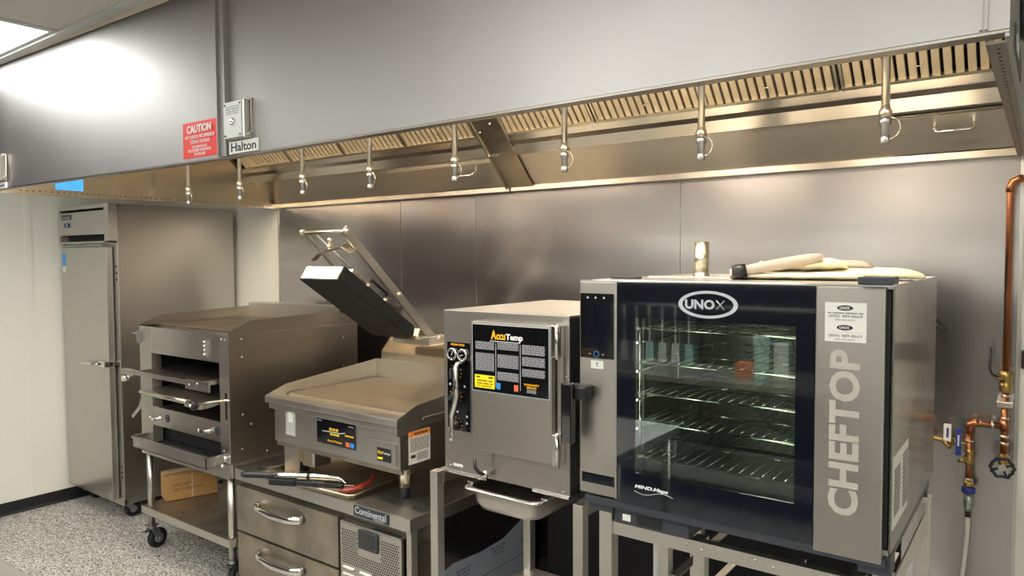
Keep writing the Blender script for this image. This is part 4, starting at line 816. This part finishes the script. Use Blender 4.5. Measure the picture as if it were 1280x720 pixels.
# lower plinth
g = G().box(-1.035, -.270, 1.735, 1.752, 1.056, 1.078, b=.003).box(-1.035, -.270, 1.752, 2.48, 1.050, 1.080); g.build('drip_gutter', 'charcoal', OV)
PT = bx('base_housing', 'charcoal', OV, -.955, -.735, 1.762, 1.87, 1.006, 1.050, b=.004); bx('indicator_window', 'paper', PT, -.928, -.904, 1.760, 1.762, 1.018, 1.036); bx('usb_recess', 'black', PT, -.885, -.810, 1.7605, 1.762, 1.014, 1.042, b=.0003)
bx('left_foot_bracket', 'charcoal', OV, -1.035, -.955, 1.755, 1.82, 1.031, 1.056, b=.004); bx('right_foot_bracket', 'charcoal', OV, -.33, -.262, 1.755, 1.82, 1.031, 1.080, b=.004)
for x, y in ((-1.0, 2.44), (-.29, 2.44)): bx('rear_foot', 'charcoal', OV, x-.02, x+.02, y-.02, y+.02, 1.031, 1.052)
# side labels
sl = bx('rating_label', 'paper', OV, o1, o1+.001, 1.77, 1.98, 1.135, 1.30); 
bx('label_text', 'microd', sl, o1+.001, o1+.0015, 1.78, 1.86, 1.16, 1.27); bx('label_text', 'microd', sl, o1+.001, o1+.0015, 1.90, 1.972, 1.15, 1.28)
# mitts
def mitt(label, F, mat, L_=.33, W_=.15, H_=.03, cuff=False):
    t = thing('oven_mitt', label, 'oven mitt', F.translation, 'oven mitts on top of the oven')
    g = G(); n = 22; rings = []
    for i in range(n+1):
        u = i/n; w_ = W_/2*(.72+.28*math.sin(min(1, u*1.2)*math.pi*.5)) if u < .8 else W_/2*math.sqrt(max(.02, 1-((u-.8)/.2)**2)); hh = H_/2*(1.0 if u < .8 else math.sqrt(max(.05, 1-((u-.8)/.2)**2)))
        rings.append([g.bm.verts.new((u*L_, w_*math.cos(a)*(1+.02*math.sin(u*17+a)), hh+hh*math.sin(a)*(1+.12*math.sin(u*23+2*a)))) for a in (2*math.pi*k/20 for k in range(20))])
    for A, B in zip(rings[:-1], rings[1:]):
        for k in range(20): g.bm.faces.new((A[k], A[(k+1) % 20], B[(k+1) % 20], B[k])).smooth = True
    g.bm.faces.new(rings[0][::-1]); g.bm.faces.new(rings[-1]); g.build('mitt_body', mat, t, frame=F)
    g = G(); g.tube([(L_*.38, W_*.36, H_*.5), (L_*.50, W_*.52, H_*.5), (L_*.62, W_*.66, H_*.5), (L_*.70, W_*.70, H_*.5)], [H_*.7, H_*.95, H_*.85, H_*.3], 12, flat=.6); g.build('thumb', mat, t, frame=F)
    if cuff: 
        g = G(); g.tube([(-.035, 0, H_*.5), (.0, 0, H_*.5)], [W_*.13, W_*.14], 16, flat=1.0); g.build('cuff', 'black', t, frame=F)
    else:
        g = G().tube([(0, W_*.36*math.cos(a*.3927), H_*.5+H_*.5*math.sin(a*.3927)) for a in range(16)], .0035, 5, closed=True); g.build('cuff_binding', 'terry2', t, frame=F)
rx = lambda x, y, z, az, tilt, rl=0: Matrix.Translation((x, y, z)) @ Matrix.Rotation(math.radians(az), 4, 'Z') @ Matrix.Rotation(math.radians(tilt), 4, 'Y') @ Matrix.Rotation(math.radians(rl), 4, 'X')
mitt('cream terry oven mitt lying flat on the oven, at the left of the pile', rx(-.70, 2.00, 1.686, 6, 0), 'terry', .34, .18, .020)
mitt('cream oven mitt lying flat at the right of the pile, behind the dark hinge cover', rx(-.60, 2.13, 1.687, -8, 0), 'terry', .36, .17, .028)
mitt('cream terry oven mitt lying on the flat mitt, in the middle of the pile', rx(-.640, 2.04, 1.702, 8, -3), 'terry', .22, .15, .030)
mitt('pale oven mitt with rounded tip on top of the pile, behind the grey one', rx(-.575, 2.15, 1.713, 2, 1), 'terry2', .20, .13, .024)
t = thing('padded_mitt', 'long greyish padded mitt with a black cuff, leaning on top of the pile', 'oven mitt', (-.70, 2.02, 1.70), 'oven mitts on top of the oven')
p, q = Vector((-.662, 1.93, 1.708)), Vector((-.468, 2.00, 1.746)); e = (q-p)
G().tube([p+e*.05, p+e*.15, p+e*.35, p+e*.6, p+e*.85, p+e*.97, p+e*1.0], [.014, .0155, .017, .0175, .016, .011, .003], 14, flat=.9).build('sleeve', 'terry2', t)
G().tube([p-e*.10, p-e*.02, p+e*.07], [.0165, .018, .0165], 14, flat=1.1).build('cuff', 'black', t); G().tube([p-e*.135, p-e*.10], [.010, .012], 10).build('cuff_ring', 'solder', t)
# ================================================================ PIPES on the back wall
PX, PY = -.104, 3.062
WL = thing('water_pipe', 'vertical copper water pipe with valves at the right edge of the steel wall', 'pipe', (PX, PY, 1.0))
G().tube([(.25, PY, 2.012), (PX+.03, PY, 2.012), (PX+.010, PY, 2.006), (PX, PY, 1.985), (PX, PY, 1.34)], .0115, 14).build('riser', 'copper', WL)
G().tube([(PX+.035, PY, 2.012), (PX+.022, PY, 2.011), (PX+.006, PY, 2.003), (PX, PY, 1.985), (PX, PY, 1.965)], .0145, 14).build('elbow', 'copper', WL)
v = G().lathe([(.013, 0), (.020, .008), (.020, .03), (.015, .038), (.021, .05), (.021, .07), (.013, .078)], (PX, PY, 1.262), (0, 0, 1), 8).build('ball_valve', 'brass', WL)
G().cyl((PX, PY-.01, 1.312), (PX-.030, PY-.035, 1.318), .008, n=8).build('valve_stem', 'brass', v)
G().tube([(PX-.020, PY-.035, 1.320), (PX-.040, PY-.040, 1.330), (PX-.046, PY-.040, 1.35), (PX-.046, PY-.040, 1.425)], [.006, .006, .0065, .0065], 8, flat=.7).build('lever', 'black', v)
G().cyl((PX, PY, 1.02), (PX, PY, 1.262), .0115, n=14).build('lower_pipe', 'copper', WL)
G().cyl((PX, PY, 1.125), (PX, PY, 1.165), .0145, n=14).build('tee', 'copper', WL)
for z in (1.245, 1.165, 1.10, 1.075): G().cyl((PX, PY, z), (PX, PY, z+.010), .0135, n=12).build('solder_joint', 'solder', WL)
G().box(PX-.026, PX+.022, PY-.020, YW-.005, 1.210, 1.232, b=.003).build('pipe_clamp', 'solder', WL)
hw = G().lathe([(.012, 0), (.020, .012), (.018, .04), (.009, .05), (.009, .07)], (PX, PY, 1.035), (0, -1, -.35), 12).build('gate_valve', 'brass', WL)
c = Vector((PX-.002, PY-.070, 1.010))
G().tube([c+Vector((.033*(1+.10*math.cos(i*.2618*6*1.0))*math.cos(i*.2618*.5), 0, .033*(1+.10*math.cos(i*.2618*3))*math.sin(i*.2618*.5))) for i in range(48)], .0055, 6, closed=True).build('handwheel', 'black', hw)
for i in range(4): a = i*math.pi/2+.4; G().cyl(c, c+Vector((.031*math.cos(a), 0, .031*math.sin(a))), .004, n=6).build('spoke', 'black', hw)
G().cyl(c+Vector((0, -.006, 0)), c+Vector((0, .006, 0)), .012, n=12).build('wheel_nut', 'solder', hw)
BX2 = -.208
G().tube([(PX-.012, PY, 1.142), (BX2+.026, PY, 1.142), (BX2+.008, PY, 1.138), (BX2, PY, 1.122), (BX2, PY, 1.09)], .0115, 14).build('branch', 'copper', WL)
G().tube([(BX2+.030, PY, 1.142), (BX2+.016, PY, 1.141), (BX2+.003, PY, 1.134), (BX2, PY, 1.12), (BX2, PY, 1.105)], .0145, 14).build('branch_elbow', 'copper', WL)
for x in (PX-.030, BX2+.03): G().cyl((x, PY, 1.142), (x-.010, PY, 1.142), .0135, n=12).build('solder_joint', 'solder', WL)
v = G().lathe([(.012, 0), (.018, .008), (.018, .03), (.013, .04), (.017, .05), (.012, .06)], (BX2, PY, .985), (0, 0, 1), 8).build('ball_valve', 'brass', WL)
G().box(BX2-.040, BX2-.022, PY-.045, PY-.038, 1.025, 1.125, b=.003).build('lever', 'navyblue', v); G().cyl((BX2-.028, PY-.04, 1.005), (BX2, PY, 1.01), .008, n=8).build('valve_stem', 'brass', v)
G().box(BX2-.034, BX2-.028, PY-.0465, PY-.045, 1.06, 1.10).build('lever_print', 'silverink', v)
G().cyl((BX2, PY, .905), (BX2, PY, 1.10), .0115, n=14).build('drop_pipe', 'copper', WL)
for z in (.985, .93, 1.07): G().cyl((BX2, PY, z), (BX2, PY, z+.008), .0135, n=12).build('solder_joint', 'solder', WL)
G().lathe([(.012, 0), (.017, .005), (.015, .025)], (BX2, PY, .905), (0, 0, 1), 12).build('adapter', 'brass', WL)
G().lathe([(.021, 0), (.022, .003), (.022, .02), (.018, .023)], (BX2, PY, .884), (0, 0, 1), 16).build('blue_collar', 'navyblue', WL)
G().lathe([(.010, 0), (.012, .01), (.014, .03), (.015, .068)], (BX2, PY, .815), (0, 0, 1), 14).build('hose_fitting', 'zinc', WL); G().cyl((BX2, PY, .795), (BX2, PY, .815), .010, n=12).build('black_ferrule', 'black', WL)
# side branch with two white levers
G().tube([(BX2+.005, PY, 1.063), (-.24, PY, 1.063), (-.30, PY, 1.066), (-.37, PY, 1.074), (-.385, PY+.01, 1.075)], .0085, 12).build('brass_branch', 'brass', WL)
for x, z in ((-.272, 1.063), (-.338, 1.068)):
    v = G().sph((x, PY, z), .016, 10, (1.5, 1, 1)).cyl((x-.02, PY, z+.005), (x+.005, PY-.03, z-.016), .007, n=8).build('lever_valve', 'brass', WL)
    G().box(x-.014, x+.010, PY-.040, PY-.036, z+.008, z+.072, b=.0035).build('white_lever', 'hose', v); G().box(x-.005, x+.002, PY-.0412, PY-.040, z+.022, z+.058).build('lever_print', 'navyblue', v)
t = G().tube([(BX2, PY, .796), (BX2, PY, .74), (BX2-.006, PY-.004, .66), (BX2-.015, PY-.01, .55), (BX2-.02, PY-.03, .35), (BX2-.06, PY-.08, .10), (BX2-.14, PY-.14, .012), (BX2-.3, PY-.2, .010)], .0075, 12).build('water_hose', 'hose')
tag(t, 'white flexible hose dropping from the copper pipe to the floor', 'hose')
t = G().tube([(-.328, YW-.012, 1.512), (-.328, YW-.06, 1.508), (-.315, YW-.075, 1.492), (-.288, YW-.085, 1.462)], .004, 8).build('wall_hook', 'black')
tag(t, 'thin black bent rod sticking out of the steel wall behind the oven', 'hook')
t = thing('wall_switch', 'small black box on the pale wall at the right edge', 'switch', (-.045, YW, 1.34)); bx('box', 'black', t, -.062, .02, YW-.03, YW+.002, 1.345, 1.41, b=.004); bx('cover_plate', 'charcoal', t, -.055, .012, YW-.033, YW-.03, 1.352, 1.402, b=.002)
t = thing('end_label', 'dark label strip with pale letters on the outer right end of the hood', 'label', (XE, 1.73, 2.118))
bx('plate', 'charcoal', t, XE, XE+.003, 1.57, 1.90, 2.118, 2.160, b=.001); text('OS', 'whiteink', t, 1.60, 1.72, 2.124, 2.154, XE+.003, plane='+x', weight=.03)
t = G().lathe([(.06, 0), (.065, .004), (.065, .02), (.05, .028)], (XE, 1.90, 2.27), (1, 0, 0), 24).build('end_cover', 'charcoal')
tag(t, 'dark round cover on the outer right end of the hood, top right corner', 'cover')
# ================================================================ NEAR TABLE and things behind the camera, seen in reflections
t = thing('prep_table', 'stainless prep table whose corner shows at the bottom left', 'table', (-1.91, .42, 0))
bx('table_top', 'steelx', t, -2.375, -1.45, .10, .748, .862, .90, b=.003)
for x in (-2.33, -1.50):
    for y in (.15, .67): G().cyl((x, y, 0), (x, y, .862), .02, n=14).build('leg', 'steell', t)
bx('undershelf', 'steelx', t, -2.34, -1.49, .14, .70, .25, .27)
for k in range(6):
    x = -4.9+k*1.02; u = thing('reflection_cabinet', 'added dark cabinet behind the camera, darkening the reflections in the steel', 'cabinet', (x, -2.7, 0), 'dark cabinets added for reflections')  # row added out of view to darken the low reflections in the steel
    bx('body', 'cabinet', u, x-.5, x+.5, -2.98, -2.42, .05, 1.5, b=.004)
    for s_ in (-1, 1):
        d = bx('door', 'cabinet', u, min(x+s_*.006, x+s_*.494), max(x+s_*.006, x+s_*.494), -2.42, -2.40, .08, 1.48, b=.003); G().cyl((x+s_*.05, -2.385, .9), (x+s_*.05, -2.385, 1.1), .006, n=8).build('handle', 'steell', d)
t = thing('work_table', 'long stainless work table behind the camera, seen only in reflections', 'table', (-1.8, -1.6, 0))
bx('table_top', 'steell', t, -3.4, -.2, -1.95, -1.25, .86, .90, b=.003); bx('upper_shelf', 'steelx', t, -3.4, -.2, -1.95, -1.6, 1.75, 1.78); bx('undershelf', 'steelx', t, -3.36, -.24, -1.9, -1.3, .25, .27)
for x in (-3.35, -.25):
    for y in (-1.9, -1.3): G().cyl((x, y, 0), (x, y, .86), .02, n=12).build('leg', 'steell', t)
    G().cyl((x, -1.9, .90), (x, -1.9, 1.76), .02, n=12).build('post', 'steell', t)
G().cyl((-3.35, -1.55, 1.38), (-.25, -1.55, 1.38), .010, n=10).build('tool_rail', 'chrome', t)
for x in (-3.35, -.25): G().cyl((x, -1.9, 1.38), (x, -1.55, 1.38), .008, n=8).build('rail_bracket', 'chrome', t)
for k in range(7):
    x = -2.72+k*.105; u = thing('hanging_spatula', 'long white spatula hanging on the tool rail behind the camera', 'spatula', (x, -1.53, .95), 'spatulas on the rail behind the camera')
    G().cyl((x, -1.53, 1.10), (x, -1.53, 1.375), .007, n=8).build('handle', 'steell' if k % 2 else 'paper', u); G().ext([(-.035, .95), (.035, .95), (.028, 1.10), (-.028, 1.10)], 'y', -1.536, -1.526, b=.003).build('blade', 'paper' if k % 3 else 'teal', u, frame=Matrix.Translation((x, 0, 0)))
for k, (x, m_, h_) in enumerate(((-1.55, 'teal', .30), (-1.42, 'paper', .26))):
    u = thing('cup_stack', ('tall pale green stack of cups' if k == 0 else 'tall white stack of cups')+' on the table behind the camera', 'cups', (x, -1.5, .901), 'cup stacks behind the camera'); G().lathe([(.045, 0)]+[(.045+.006*(i % 2), .02+i*.018) for i in range(int(h_/.018))], (x, -1.5, .901), (0, 0, 1), 16).build('cups', m_, u)
for k, (x, m_, l) in enumerate(((-1.68, 'pinkbox', 'orange'), (-.9, 'navyblue', 'blue'), (-2.95, 'card', 'brown'))):
    u = bx('storage_box', m_, None, x-.06, x+.06, -1.62, -1.50, .901, 1.0, b=.004); tag(u, l+' storage box on the work table behind the camera', 'box', 'boxes behind the camera')
for k, (x, m_, l) in enumerate(((-2.9, 'card', 'brown'), (-2.0, 'charcoal', 'dark grey'), (-1.0, 'paper', 'white'))):
    u = bx('storage_bin', m_, None, x-.18, x+.18, -1.93, -1.65, 1.781, 2.0, b=.006); tag(u, l+' storage bin on the upper shelf behind the camera', 'bin', 'bins behind the camera')
for o in bpy.data.objects:
    if '_o' in o: del o['_o']
